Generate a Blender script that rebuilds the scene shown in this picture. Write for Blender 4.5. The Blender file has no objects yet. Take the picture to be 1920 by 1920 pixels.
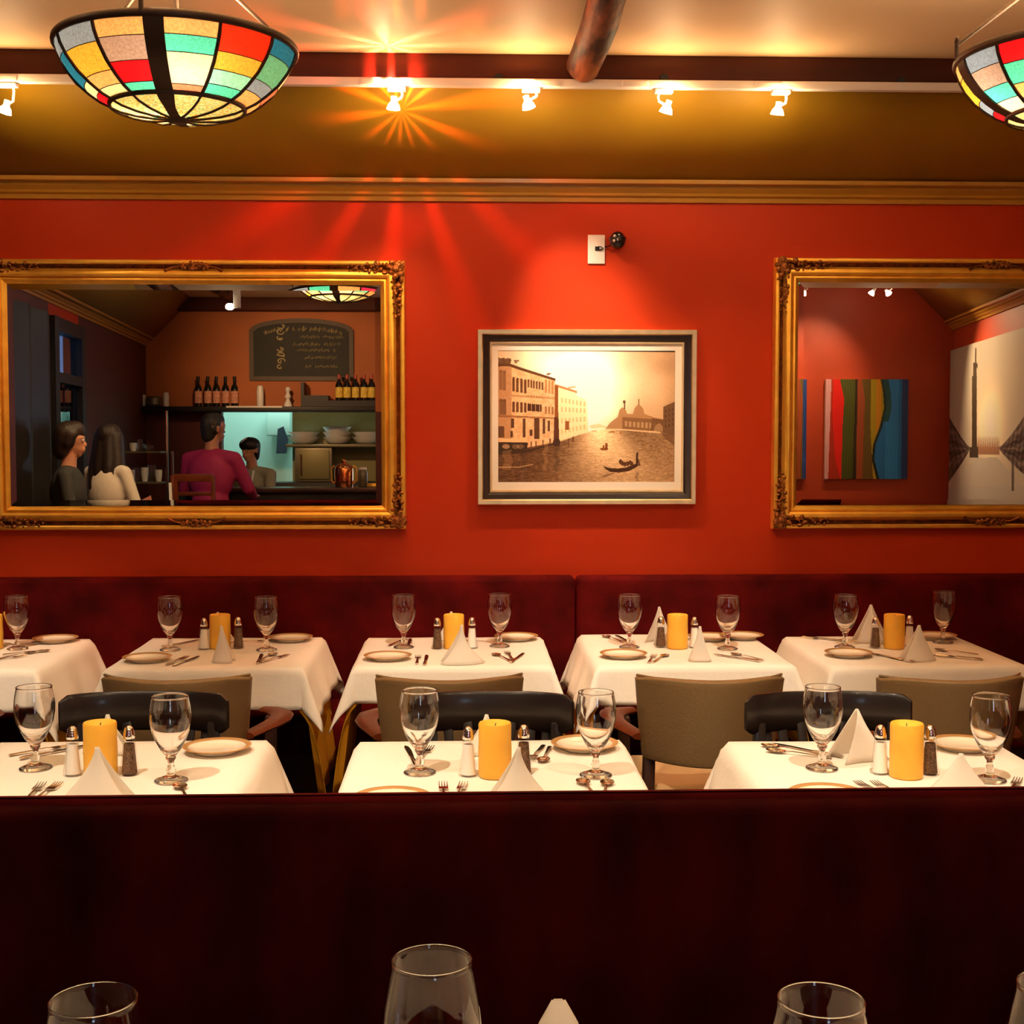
import bpy, bmesh, math, random
import numpy as np
from mathutils import Vector, Matrix
random.seed(7); np.random.seed(7)
PI = math.pi
SC = bpy.context.scene
COL = SC.collection

# ------------------------------------------------------------------ camera
F = 2500.0
YAW, PITCH = math.radians(2.06), math.radians(3.32)
CAM = Vector((0, -5.68, 1.56))
FW = Vector((math.sin(YAW)*math.cos(PITCH), math.cos(YAW)*math.cos(PITCH), -math.sin(PITCH)))
RT = Vector((math.cos(YAW), -math.sin(YAW), 0))
UP = RT.cross(FW)
cd = bpy.data.cameras.new('camera'); cam = bpy.data.objects.new('camera', cd); COL.objects.link(cam)
cd.sensor_width = 36; cd.lens = F/1920*36; cd.clip_start = .02
mw = Matrix((RT, UP, -FW)).transposed().to_4x4(); mw.translation = CAM
cam.matrix_world = mw
SC.camera = cam

# ------------------------------------------------------------------ world, exposure
SC.view_settings.view_transform = 'Standard'
SC.view_settings.look = 'None'
SC.view_settings.gamma = 1
SC.view_settings.exposure = 1.1
SC.view_settings.use_curve_mapping = False
w = bpy.data.worlds.new('daylight'); SC.world = w; w.use_nodes = True
w.node_tree.nodes['Background'].inputs[0].default_value = (.45, .7, 1, 1)
w.node_tree.nodes['Background'].inputs[1].default_value = 1.6
SC.cycles.max_bounces = 12
SC.cycles.transparent_max_bounces = 24
SC.cycles.transmission_bounces = 10
SC.cycles.glossy_bounces = 8
SC.cycles.sample_clamp_indirect = 4
SC.cycles.use_denoising = True

# lamp powers, all in one place
P_TRACK = 18.0        # wall track heads
P_TABLE = 240.0       # ceiling spots over the tables
P_BOWL = 3.4          # bulb in each stained glass bowl
P_UP = 78.0           # upward spot added in each bowl to brighten the ceiling
P_SPILL = 1.5         # light leaking backwards out of each track reflector
P_KITCHEN = 17.0
P_REAR = 48.0
P_FRONT = 27.0        # added fill downlights, behind the camera and near the women
TABLE_WARM = (1, .79, .56); WARM = (1, .66, .34); WARMER = (1, .55, .25)

# ------------------------------------------------------------------ geometry of the view
def ray(px, py):
    return FW + RT*((px-960)/F) + UP*((960-py)/F)
def at(px, py, x=None, y=None, z=None):
    d = ray(px, py)
    if z is not None: t = (z-CAM.z)/d.z
    elif y is not None: t = (y-CAM.y)/d.y
    else: t = (x-CAM.x)/d.x
    return CAM + d*t
ALPHA = math.radians(-.32)
MN = Vector((0, -math.cos(ALPHA), -math.sin(ALPHA)))
MP = Vector((0, -.035, 1.78))
def mirrored(px, py, y):                      # the place in the room that the mirrors show at that spot
    d = ray(px, py); t = (MP-CAM).dot(MN)/d.dot(MN); h = CAM + d*t
    r = d - MN*(2*d.dot(MN)); s = (y-h.y)/r.y
    return h + r*s
def seen_in_mirror(p):
    q = p - MN*(2*(p-MP).dot(MN)); v = q-CAM; k = v.dot(FW)
    return 960 + F*v.dot(RT)/k, 960 - F*v.dot(UP)/k

# ------------------------------------------------------------------ materials
def srgb(r, g, b):
    f = lambda c: (c/255/12.92) if c/255 <= .04045 else ((c/255+.055)/1.055)**2.4
    return (f(r), f(g), f(b))
def mat(name, col, rough=.6, metal=0, bump=0, bscale=30, var=0, vscale=5, spec=.5, sheen=0, coat=0, trans=0, ior=1.45, emit=None, estr=0, stretch=None, sss=0, attr=False):
    m = bpy.data.materials.new(name); m.use_nodes = True
    nt = m.node_tree; b = nt.nodes['Principled BSDF']
    b.inputs['Base Color'].default_value = (*col, 1)
    b.inputs['Roughness'].default_value = rough; b.inputs['Metallic'].default_value = metal
    b.inputs['Specular IOR Level'].default_value = spec
    b.inputs['Sheen Weight'].default_value = sheen
    b.inputs['Coat Weight'].default_value = coat; b.inputs['Coat Roughness'].default_value = .15
    b.inputs['Transmission Weight'].default_value = trans; b.inputs['IOR'].default_value = ior
    if sheen: b.inputs['Sheen Tint'].default_value = (min(1, col[0]*3+.2), col[1], col[2], 1); b.inputs['Sheen Roughness'].default_value = .4
    if emit: b.inputs['Emission Color'].default_value = (*emit, 1); b.inputs['Emission Strength'].default_value = estr
    if sss:
        b.inputs['Subsurface Weight'].default_value = sss; b.inputs['Subsurface Radius'].default_value = (.03, .012, .004)
    if attr:
        a = nt.nodes.new('ShaderNodeAttribute'); a.attribute_name = 'Col'
        nt.links.new(a.outputs['Color'], b.inputs['Base Color'])
    if var or bump:
        tc = nt.nodes.new('ShaderNodeTexCoord'); mp = nt.nodes.new('ShaderNodeMapping')
        nt.links.new(tc.outputs['Object'], mp.inputs['Vector'])
        if stretch: mp.inputs['Scale'].default_value = stretch
    if var:
        n = nt.nodes.new('ShaderNodeTexNoise'); n.inputs['Scale'].default_value = vscale; n.inputs['Detail'].default_value = 6
        nt.links.new(mp.outputs[0], n.inputs['Vector'])
        r = nt.nodes.new('ShaderNodeValToRGB')
        r.color_ramp.elements[0].position = .3; r.color_ramp.elements[1].position = .7
        r.color_ramp.elements[0].color = (*[c*(1-var) for c in col], 1)
        r.color_ramp.elements[1].color = (*[min(1, c*(1+var)) for c in col], 1)
        nt.links.new(n.outputs['Fac'], r.inputs[0]); nt.links.new(r.outputs[0], b.inputs['Base Color'])
    if bump:
        n2 = nt.nodes.new('ShaderNodeTexNoise'); n2.inputs['Scale'].default_value = bscale; n2.inputs['Detail'].default_value = 4
        nt.links.new(mp.outputs[0], n2.inputs['Vector'])
        bp = nt.nodes.new('ShaderNodeBump'); bp.inputs['Strength'].default_value = bump; bp.inputs['Distance'].default_value = .01
        nt.links.new(n2.outputs['Fac'], bp.inputs['Height']); nt.links.new(bp.outputs[0], b.inputs['Normal'])
    return m
def linen(name, col, tr=.35):
    m = mat(name, col, .85, bump=.12, bscale=60, spec=.1); nt = m.node_tree; b = nt.nodes['Principled BSDF']; o = nt.nodes['Material Output']
    t = nt.nodes.new('ShaderNodeBsdfTranslucent'); t.inputs[0].default_value = (*col, 1); mx = nt.nodes.new('ShaderNodeMixShader'); mx.inputs[0].default_value = tr
    nt.links.new(b.outputs[0], mx.inputs[1]); nt.links.new(t.outputs[0], mx.inputs[2]); nt.links.new(mx.outputs[0], o.inputs[0]); return m
def thin_glass(name, tint=(1, 1, 1), rough=0):
    m = bpy.data.materials.new(name); m.use_nodes = True; nt = m.node_tree; nt.nodes.clear()
    o = nt.nodes.new('ShaderNodeOutputMaterial'); mx = nt.nodes.new('ShaderNodeMixShader')
    t = nt.nodes.new('ShaderNodeBsdfTransparent'); g = nt.nodes.new('ShaderNodeBsdfGlossy'); f = nt.nodes.new('ShaderNodeLayerWeight'); f.inputs['Blend'].default_value = .5
    t.inputs[0].default_value = (*tint, 1); g.inputs['Roughness'].default_value = rough
    p5 = nt.nodes.new('ShaderNodeMath'); p5.operation = 'POWER'; p5.inputs[1].default_value = 4; nt.links.new(f.outputs['Facing'], p5.inputs[0])
    ma = nt.nodes.new('ShaderNodeMath'); ma.operation = 'MULTIPLY_ADD'; ma.inputs[1].default_value = .62; ma.inputs[2].default_value = .05; nt.links.new(p5.outputs[0], ma.inputs[0])
    nt.links.new(ma.outputs[0], mx.inputs[0]); nt.links.new(t.outputs[0], mx.inputs[1]); nt.links.new(g.outputs[0], mx.inputs[2])
    nt.links.new(mx.outputs[0], o.inputs[0]); return m
def stained(name, col, rough=.3):
    m = bpy.data.materials.new(name); m.use_nodes = True; nt = m.node_tree; nt.nodes.clear()
    o = nt.nodes.new('ShaderNodeOutputMaterial')
    a = nt.nodes.new('ShaderNodeBsdfTranslucent'); d = nt.nodes.new('ShaderNodeBsdfDiffuse'); g = nt.nodes.new('ShaderNodeBsdfGlossy')
    tc = nt.nodes.new('ShaderNodeTexCoord'); n = nt.nodes.new('ShaderNodeTexNoise'); n.inputs['Scale'].default_value = 160; n.inputs['Detail'].default_value = 3
    nt.links.new(tc.outputs['Object'], n.inputs['Vector'])
    r = nt.nodes.new('ShaderNodeValToRGB'); r.color_ramp.elements[0].position = .3; r.color_ramp.elements[1].position = .7
    r.color_ramp.elements[0].color = (*[c*.72 for c in col], 1); r.color_ramp.elements[1].color = (*[min(1, c*1.15) for c in col], 1)
    nt.links.new(n.outputs['Fac'], r.inputs[0])
    nt.links.new(r.outputs[0], a.inputs[0]); nt.links.new(r.outputs[0], d.inputs[0]); g.inputs['Roughness'].default_value = rough
    m1 = nt.nodes.new('ShaderNodeMixShader'); m1.inputs[0].default_value = .35
    nt.links.new(a.outputs[0], m1.inputs[1]); nt.links.new(d.outputs[0], m1.inputs[2])
    m2 = nt.nodes.new('ShaderNodeMixShader'); m2.inputs[0].default_value = .04
    nt.links.new(m1.outputs[0], m2.inputs[1]); nt.links.new(g.outputs[0], m2.inputs[2]); nt.links.new(m2.outputs[0], o.inputs[0])
    return m

M = dict(
    wall=mat('red_wall_paint', (.46, .033, .004), .5, bump=.05, bscale=90, var=.06, vscale=1.5, spec=.2),
    wall_back=mat('brick_red_paint', (.40, .045, .012), .5, bump=.05, bscale=90, var=.08, vscale=2),
    wall_bar=mat('orange_brown_paint', (.44, .125, .025), .6, bump=.05, bscale=60, var=.15, vscale=2),
    wall_dark=mat('dark_maroon_paint', (.09, .015, .01), .6, bump=.05),
    slope=mat('olive_ochre_paint', (.42, .225, .008), .6, bump=.04, bscale=70, var=.06, vscale=2),
    crown=mat('golden_olive_trim_paint', (.42, .20, .02), .33, var=.08, vscale=3, coat=.3),
    ceil=mat('cream_tan_ceiling_paint', (.76, .53, .31), .6, bump=.06, bscale=25, var=.05, vscale=1.2),
    floor=mat('dark_wood_floor', (.06, .02, .01), .35, var=.4, vscale=6, stretch=(1, 12, 1)),
    log=mat('reddish_brown_log_wood', (.115, .034, .012), .62, bump=.7, bscale=20, var=.85, vscale=16, stretch=(1, .22, 1), spec=.15),
    beam=mat('dark_brown_beam_wood', (.065, .013, .004), .55, bump=.25, bscale=16, var=.4, vscale=8, stretch=(.2, 1, 1), spec=.25),
    track=mat('white_track_enamel', (.80, .72, .66), .4),
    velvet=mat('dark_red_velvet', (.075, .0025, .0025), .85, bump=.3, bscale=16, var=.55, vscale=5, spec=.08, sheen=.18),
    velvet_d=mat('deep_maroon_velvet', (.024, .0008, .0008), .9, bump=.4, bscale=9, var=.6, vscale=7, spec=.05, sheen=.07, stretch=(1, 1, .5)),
    cloth=mat('cream_white_linen', (.88, .83, .75), .85, bump=.15, bscale=60, var=.03, vscale=3, spec=.15),
    gold_cloth=mat('golden_yellow_linen', (.62, .27, .012), .8, bump=.15, bscale=60, spec=.15),
    napkin=linen('white_napkin_linen', (.95, .91, .84), .45),
    gold=mat('antique_gold_leaf', (1.0, .50, .07), .40, metal=.65, bump=.15, bscale=40, var=.18, vscale=14),
    gold_dark=mat('darkened_gold_carving', (.30, .105, .025), .36, metal=.8, var=.5, vscale=60, bump=.4, bscale=160),
    gold_pic=mat('pale_gold_frame', (.86, .56, .24), .3, metal=.85, var=.1, vscale=20),
    black_frame=mat('espresso_frame_lacquer', (.022, .011, .008), .3, coat=.4),
    matboard=mat('ivory_mat_board', (.87, .78, .66), .8),
    mirror=mat('silvered_mirror', (.90, .90, .90), 0.0, metal=1),
    print=mat('sepia_print', (.8, .8, .8), .45, attr=True, spec=.3),
    paint=mat('painted_canvas', (.8, .8, .8), .5, attr=True),
    iron=mat('bronze_brown_iron', (.055, .030, .018), .45, metal=.6, bump=.1),
    chair_leather=mat('olive_taupe_leather', (.215, .130, .055), .55, bump=.12, bscale=120, var=.06, vscale=4, spec=.4),
    seat_leather=mat('cream_seat_leather', (.62, .43, .22), .5, bump=.08, bscale=60),
    wood_orange=mat('varnished_chestnut_wood', (.12, .022, .004), .45, var=.3, vscale=9, stretch=(1, 5, 1), spec=.25),
    wood_dark=mat('dark_walnut_wood', (.035, .012, .007), .35, var=.3, vscale=8, coat=.3),
    wood_black=mat('black_lacquered_wood', (.010, .006, .005), .35, coat=.25, spec=.3),
    chrome=mat('polished_chrome', (.85, .82, .78), .12, metal=1),
    steel=mat('cutlery_steel', (.62, .55, .48), .18, metal=1),
    glass=thin_glass('clear_thin_glass', (.97, .975, .98)),
    solid_glass=mat('clear_solid_glass', (1, 1, 1), 0, trans=1, ior=1.5),
    candle=mat('yellow_candle_wax', (.95, .50, .055), .45, sss=.3, bump=.1, bscale=25, var=.07, vscale=18),
    wick=mat('charred_wick', (.03, .02, .02), .9),
    salt=mat('white_salt', (.97, .93, .86), .9), pepper=mat('ground_pepper', (.14, .075, .04), .9, var=.8, vscale=260),
    plate=mat('glazed_plate', (.90, .80, .64), .2, coat=.5), plate_rim=mat('gilded_tan_rim', (.52, .28, .10), .3, coat=.4),
    plastic=mat('white_plastic', (.82, .70, .62), .4), black_plastic=mat('black_plastic', (.012, .01, .01), .25),
    bulb=mat('lit_bulb', (1, 1, 1), .4, emit=(1, .80, .52), estr=26), bowl_bulb=mat('lit_bowl_bulb', (1, 1, 1), .4, emit=(1, .85, .6), estr=8),
    white=mat('white_china', (.8, .8, .78), .3), chalkboard=mat('green_black_slate', (.010, .011, .007), .6, var=.4, vscale=5),
    chalk=mat('yellowish_chalk', (.50, .44, .24), .9), board_frame=mat('weathered_board_frame', (.07, .045, .025), .5),
    black=mat('black_paint', (.006, .005, .005), .5), bottle=mat('dark_bottle_glass', (.010, .010, .007), .08, coat=.6),
    label_pink=mat('salmon_bottle_label', (.70, .33, .22), .7, var=.3, vscale=60), label_yellow=mat('yellow_bottle_label', (.75, .55, .08), .6, var=.3, vscale=60),
    foil=mat('red_foil_capsule', (.45, .08, .06), .4),
    tile=mat('pale_teal_kitchen_wall', (.50, .66, .60), .4), olive_panel=mat('olive_steel_panel', (.22, .20, .08), .45, metal=.3),
    appliance=mat('olive_grey_appliance', (.18, .16, .10), .4, metal=.5), copper=mat('polished_copper', (.80, .33, .12), .15, metal=1),
    skin=mat('skin', (.50, .235, .135), .5, sss=.1), skin2=mat('skin_tan', (.42, .18, .10), .5, sss=.1),
    hair=mat('black_hair', (.012, .009, .008), .45, bump=.4, bscale=80, stretch=(3, 3, .4)), hair2=mat('dark_brown_hair', (.022, .012, .008), .4, bump=.4, bscale=80, stretch=(3, 3, .3)),
    magenta=mat('magenta_shirt_cotton', (.32, .012, .085), .7, bump=.5, bscale=12, stretch=(2, 2, .5)), grey_cloth=mat('charcoal_jacket_wool', (.028, .030, .028), .8),
    cream_cloth=mat('cream_jacket_cotton', (.78, .70, .58), .75, bump=.3, bscale=12, stretch=(2, 2, .5)), chef_cloth=mat('khaki_grey_shirt', (.30, .28, .20), .8), trousers=mat('black_trousers', (.015, .013, .014), .8),
    shoe=mat('black_leather_shoe', (.01, .01, .01), .3), white_trim=mat('white_trim_cloth', (.8, .8, .8), .7), apron=mat('navy_apron', (.02, .025, .04), .8),
    coral=mat('coral_card', (.80, .30, .18), .7),
    lens=mat('dark_sensor_lens', (.02, .02, .02), .05, coat=1),
)

for n_ in M['log'].node_tree.nodes:
    if n_.bl_idname == 'ShaderNodeValToRGB': n_.color_ramp.elements[0].position = .42; n_.color_ramp.elements[1].position = .58; n_.color_ramp.elements[0].color = (.030, .007, .003, 1); n_.color_ramp.elements[1].color = (.21, .065, .022, 1)

# ------------------------------------------------------------------ object helpers
def tag(o, label=None, cat=None, group=None, kind=None):
    if label: o['label'] = label
    if cat: o['category'] = cat
    if group: o['group'] = group
    if kind: o['kind'] = kind
    return o
def thing(name, label, cat, loc=(0, 0, 0), rz=0, group=None):
    o = bpy.data.objects.new(name, None); COL.objects.link(o); o.empty_display_size = .05
    o.location = loc; o.rotation_euler = (0, 0, rz)
    return tag(o, label, cat, group)
def obj(name, bm, m, parent=None, smooth=35, label=None):
    me = bpy.data.meshes.new(name)
    if isinstance(bm, bmesh.types.BMesh): bm.normal_update(); bm.to_mesh(me); bm.free()
    else: me = bm
    ms = m if isinstance(m, (list, tuple)) else [m]
    for q in ms: me.materials.append(q)
    if smooth:
        me.polygons.foreach_set('use_smooth', [True]*len(me.polygons)); me.set_sharp_from_angle(angle=math.radians(smooth))
    o = bpy.data.objects.new(name, me); COL.objects.link(o)
    if parent: o.parent = parent
    if label: o['label'] = label
    return o
def struct(name, bm, m, smooth=35):
    return tag(obj(name, bm, m, None, smooth), kind='structure')
def copy_tree(o, parent=None):
    c = o.copy(); COL.objects.link(c); c.parent = parent
    for ch in list(o.children): copy_tree(ch, c)
    return c
def B(): return bmesh.new()
def box(bm, x0, x1, y0, y1, z0, z1, bev=0, mi=0):
    r = bmesh.ops.create_cube(bm, size=1)
    vs = r['verts']
    for v in vs: v.co = Vector(((x0+x1)/2+v.co.x*(x1-x0), (y0+y1)/2+v.co.y*(y1-y0), (z0+z1)/2+v.co.z*(z1-z0)))
    fs = list({f for v in vs for f in v.link_faces})
    for f in fs: f.material_index = mi
    if bev:
        es = list({e for v in vs for e in v.link_edges})
        bmesh.ops.bevel(bm, geom=es, offset=bev, segments=3, profile=.5, affect='EDGES')
    return bm
def lathe(bm, prof, seg=32, c=(0, 0, 0), mi=0, a0=0, a1=2*PI, sx=1, sy=1):
    full = abs(a1-a0-2*PI) < 1e-6; n = seg if full else seg+1
    rings = []
    for r, z in prof:
        if r < 1e-6: rings.append([bm.verts.new((c[0], c[1], c[2]+z))])
        else: rings.append([bm.verts.new((c[0]+sx*r*math.cos(a0+(a1-a0)*i/seg), c[1]+sy*r*math.sin(a0+(a1-a0)*i/seg), c[2]+z)) for i in range(n)])
    for a, b in zip(rings, rings[1:]):
        for i in range(seg):
            j = (i+1) % n if full else i+1
            vs = [a[i % len(a)] if len(a) > 1 else a[0], a[j] if len(a) > 1 else a[0], b[j] if len(b) > 1 else b[0], b[i] if len(b) > 1 else b[0]]
            u = []
            for v in vs:
                if v not in u: u.append(v)
            if len(u) > 2:
                f = bm.faces.new(u); f.material_index = mi
    return bm
def tube(bm, pts, r, seg=10, closed=False, mi=0, sq=None):
    pts = [Vector(p) for p in pts]; n = len(pts); rings = []
    rr = r if isinstance(r, (list, tuple)) else [r]*n
    prev = None
    for i, p in enumerate(pts):
        if closed: t = pts[(i+1) % n]-pts[i-1]
        else: t = pts[min(i+1, n-1)]-pts[max(i-1, 0)]
        t.normalize()
        if prev is None:
            a = Vector((0, 0, 1)) if abs(t.z) < .9 else Vector((1, 0, 0))
            u = t.cross(a).normalized()
        else: u = (prev-t*prev.dot(t)).normalized()
        prev = u; v = t.cross(u)
        s1, s2 = sq if sq else (1, 1)
        rings.append([bm.verts.new(p+u*(rr[i]*s1*math.cos(2*PI*k/seg))+v*(rr[i]*s2*math.sin(2*PI*k/seg))) for k in range(seg)])
    m = n if closed else n-1
    for i in range(m):
        a, b = rings[i], rings[(i+1) % n]
        for k in range(seg):
            f = bm.faces.new((a[k], a[(k+1) % seg], b[(k+1) % seg], b[k])); f.material_index = mi
    if not closed:
        bm.faces.new(rings[0][::-1]).material_index = mi; bm.faces.new(rings[-1]).material_index = mi
    return bm
def bar(bm, a, b, w, h, mi=0, bev=0):           # square bar from a to b
    a, b = Vector(a), Vector(b); t = (b-a).normalized()
    u = t.cross(Vector((0, 0, 1)) if abs(t.z) < .9 else Vector((0, 1, 0))).normalized(); v = u.cross(t)
    vs = [bm.verts.new(p+u*(sx*w/2)+v*(sy*h/2)) for p in (a, b) for sx, sy in ((-1, -1), (1, -1), (1, 1), (-1, 1))]
    for q in ((0, 1, 2, 3), (7, 6, 5, 4), (0, 4, 5, 1), (1, 5, 6, 2), (2, 6, 7, 3), (3, 7, 4, 0)):
        f = bm.faces.new([vs[k] for k in q]); f.material_index = mi
    bmesh.ops.recalc_face_normals(bm, faces=bm.faces[:])
    if bev: bmesh.ops.bevel(bm, geom=list({e for v_ in vs for e in v_.link_edges}), offset=bev, segments=2, profile=.5, affect='EDGES')
    return bm
def prism(bm, poly, y0, y1, mi=0):               # polygon in x,z pushed along y
    a = [bm.verts.new((x, y0, z)) for x, z in poly]; b = [bm.verts.new((x, y1, z)) for x, z in poly]
    fs = [bm.faces.new(a), bm.faces.new(b[::-1])]
    n = len(poly)
    for i in range(n): fs.append(bm.faces.new((a[i], b[i], b[(i+1) % n], a[(i+1) % n])))
    for f in fs: f.material_index = mi
    bmesh.ops.recalc_face_normals(bm, faces=bm.faces[:]); return bm
def sweep(bm, prof, A, Bp, inward):              # open profile (offset into the room, z) from A to B
    A, Bp, n = Vector((*A, 0)), Vector((*Bp, 0)), Vector((*inward, 0)).normalized()
    ra = [bm.verts.new(A+n*o+Vector((0, 0, z))) for o, z in prof]; rb = [bm.verts.new(Bp+n*o+Vector((0, 0, z))) for o, z in prof]
    for i in range(len(prof)-1): bm.faces.new((ra[i], rb[i], rb[i+1], ra[i+1]))
    return bm
def quad(bm, ps, mi=0):
    f = bm.faces.new([bm.verts.new(p) for p in ps]); f.material_index = mi; return bm
def sphere(bm, c, r, s=(1, 1, 1), seg=16, mi=0):
    q = bmesh.ops.create_uvsphere(bm, u_segments=seg, v_segments=max(8, seg//2), radius=r)
    for v in q['verts']: v.co = Vector((v.co.x*s[0]+c[0], v.co.y*s[1]+c[1], v.co.z*s[2]+c[2]))
    for f in {f for v in q['verts'] for f in v.link_faces}: f.material_index = mi
    return bm
def lamp(name, kind, loc, power, col, parent=None, target=None, size=.03, angle=60, blend=.6, shape=None):
    d = bpy.data.lights.new(name, kind); d.energy = power; d.color = col
    if kind == 'SPOT': d.spot_size = math.radians(angle); d.spot_blend = blend; d.shadow_soft_size = size
    elif kind == 'POINT': d.shadow_soft_size = size
    else: d.shape = 'RECTANGLE'; d.size, d.size_y = size
    o = bpy.data.objects.new(name, d); COL.objects.link(o)
    o.location = loc
    if target is not None: o.rotation_euler = (Vector(target)-Vector(loc)).to_track_quat('-Z', 'Y').to_euler()
    if parent:
        o.parent = parent; o.location = Vector(loc)-parent.location
    return o
def paint_plane(name, fn, P00, P10, P01, nx, ny, m, parent=None, uvfn=False):
    # coloured artwork: one colour per vertex of a fine grid. fn(u, v) -> rgb in sRGB 0..255
    u, v = np.meshgrid(np.linspace(0, 1, nx), np.linspace(0, 1, ny))
    P00, P10, P01 = (np.array(p) for p in (P00, P10, P01))
    co = P00+u[..., None]*(P10-P00)+v[..., None]*(P01-P00)
    rgb = np.clip(fn(u, v), 0, 255)/255
    lin = np.where(rgb <= .04045, rgb/12.92, ((rgb+.055)/1.055)**2.4)
    me = bpy.data.meshes.new(name); idx = np.arange(nx*ny).reshape(ny, nx)
    fa = np.stack([idx[:-1, :-1], idx[1:, :-1], idx[1:, 1:], idx[:-1, 1:]], -1).reshape(-1, 4)
    me.from_pydata(co.reshape(-1, 3).tolist(), [], fa.tolist())
    at_ = me.color_attributes.new('Col', 'FLOAT_COLOR', 'POINT')
    at_.data.foreach_set('color', np.concatenate([lin.reshape(-1, 3), np.ones((nx*ny, 1))], 1).astype(np.float32).ravel())
    return obj(name, me, m, parent, smooth=0)
def in_poly(x, y, poly):
    r = np.zeros(x.shape, bool); n = len(poly)
    for i in range(n):
        x0, y0 = poly[i]; x1, y1 = poly[(i+1) % n]
        if y0 == y1: continue
        r ^= ((y0 > y) != (y1 > y)) & (x < (x1-x0)*(y-y0)/(y1-y0)+x0)
    return r

# ------------------------------------------------------------------ the room
H = 3.01
LW0, LW1 = (-2.68, 0), (-3.2, -8.0)              # left wall line
RW0, RW1 = (3.50, 0), (4.29, -6.0)               # right wall line
YB, YR, XR = -8.0, -6.0, .95
zt, zb = at(960, 336, y=-.07).z, at(960, 378, y=-.01).z   # crown top and bottom
def vwall(a, b, z0, z1, t, inward):
    bm = B(); n = Vector((*inward, 0)).normalized()
    A, C = Vector((*a, 0)), Vector((*b, 0))
    f = []
    for p in (A, C, C-n*t, A-n*t): f.append(p)
    lo = [bm.verts.new((p.x, p.y, z0)) for p in f]; hi = [bm.verts.new((p.x, p.y, z1)) for p in f]
    bm.faces.new(lo); bm.faces.new(hi[::-1])
    for i in range(4): bm.faces.new((lo[i], hi[i], hi[(i+1) % 4], lo[(i+1) % 4]))
    bmesh.ops.recalc_face_normals(bm, faces=bm.faces[:]); return bm
nL = (8.0, -.52); nR = (-6.0, -.79)
def on(a, b, t): return (a[0]+(b[0]-a[0])*t, a[1]+(b[1]-a[1])*t)
struct('wall_north', vwall((-3.3, 0), (4.3, 0), 0, H, .12, (0, -1)), M['wall'])
# left wall: a doorway with a dark glazed door lets the daylight in
d0, d1 = .50, .62
lw = vwall(LW0, on(LW0, LW1, d0), 0, H, .12, nL); struct('wall_left', lw, M['wall_dark'])
struct('wall_left_rear', vwall(on(LW0, LW1, d1), LW1, 0, H, .12, nL), M['wall_dark'])
struct('wall_left_lintel', vwall(on(LW0, LW1, d0), on(LW0, LW1, d1), 2.45, H, .12, nL), M['wall'])
struct('wall_right', vwall(RW0, RW1, 0, H, .12, nR), M['wall_back'])
struct('wall_rear_right', vwall((XR, YR), (4.45, YR), 0, H, .12, (0, 1)), M['wall_back'])
struct('wall_rear_return', vwall((XR, YR), (XR, YB), 0, H, .12, (-1, 0)), M['wall_back'])
struct('floor', box(B(), -3.4, 4.6, -9.8, .12, -.1, 0), M['floor'])
struct('ceiling', box(B(), -3.4, 4.6, -9.8, .12, H, H+.1), M['ceil'])
# sloping cove below the ceiling, and the crown moulding, on three walls
sl = [(.05, zt-.02), (.05+H-zt+.03, H+.01)]
cr = [(0, zb), (.012, zb), (.016, zb+.018), (.030, zb+.024), (.034, zb+.034), (.052, zb+.050), (.056, zb+.066), (.066, zb+.070), (.070, zt-.020), (.082, zt-.016), (.084, zt), (.0, zt+.002)]
for nm, a, b, n in (('north', (-3.0, 0), (3.9, 0), (0, -1)), ('left', LW0, LW1, nL), ('right', RW0, RW1, nR)):
    bm = sweep(B(), sl, a, b, n); s = struct('ceiling_cove_'+nm, bm, M['slope'])
    md = s.modifiers.new('thick', 'SOLIDIFY'); md.thickness = .01
    struct('trim_'+{'north': '1', 'left': '2', 'right': '3'}[nm], sweep(B(), cr, a, b, n), M['crown'], 25)
# bar wall with the opening to the kitchen
o0 = mirrored(415, 775, YB); o1 = mirrored(735, 775, YB); zs = mirrored(500, 772, YB).z
struct('wall_bar_left', vwall((-3.25, YB), (o0.x, YB), 0, zs, .12, (0, 1)), M['wall_dark'])
struct('wall_bar_upper', vwall((-3.25, YB), (XR+.1, YB), zs, H, .12, (0, 1)), M['wall_bar'])
struct('wall_bar_right', vwall((o1.x, YB), (XR+.1, YB), 0, zs, .12, (0, 1)), M['wall_dark'])
struct('wall_bar_sill', vwall((o0.x, YB), (o1.x, YB), 0, .95, .12, (0, 1)), M['wall_dark'])
struct('wall_kitchen', vwall((-3.3, -9.6), (1.1, -9.6), 0, H, .12, (0, 1)), M['tile'])
struct('wall_kitchen_left', vwall((o0.x-.25, -8.12), (o0.x-.25, -9.6), 0, H, .05, (1, 0)), M['tile'])
struct('wall_kitchen_right', vwall((o1.x+.2, -8.12), (o1.x+.2, -9.6), 0, H, .05, (-1, 0)), M['tile'])

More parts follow.
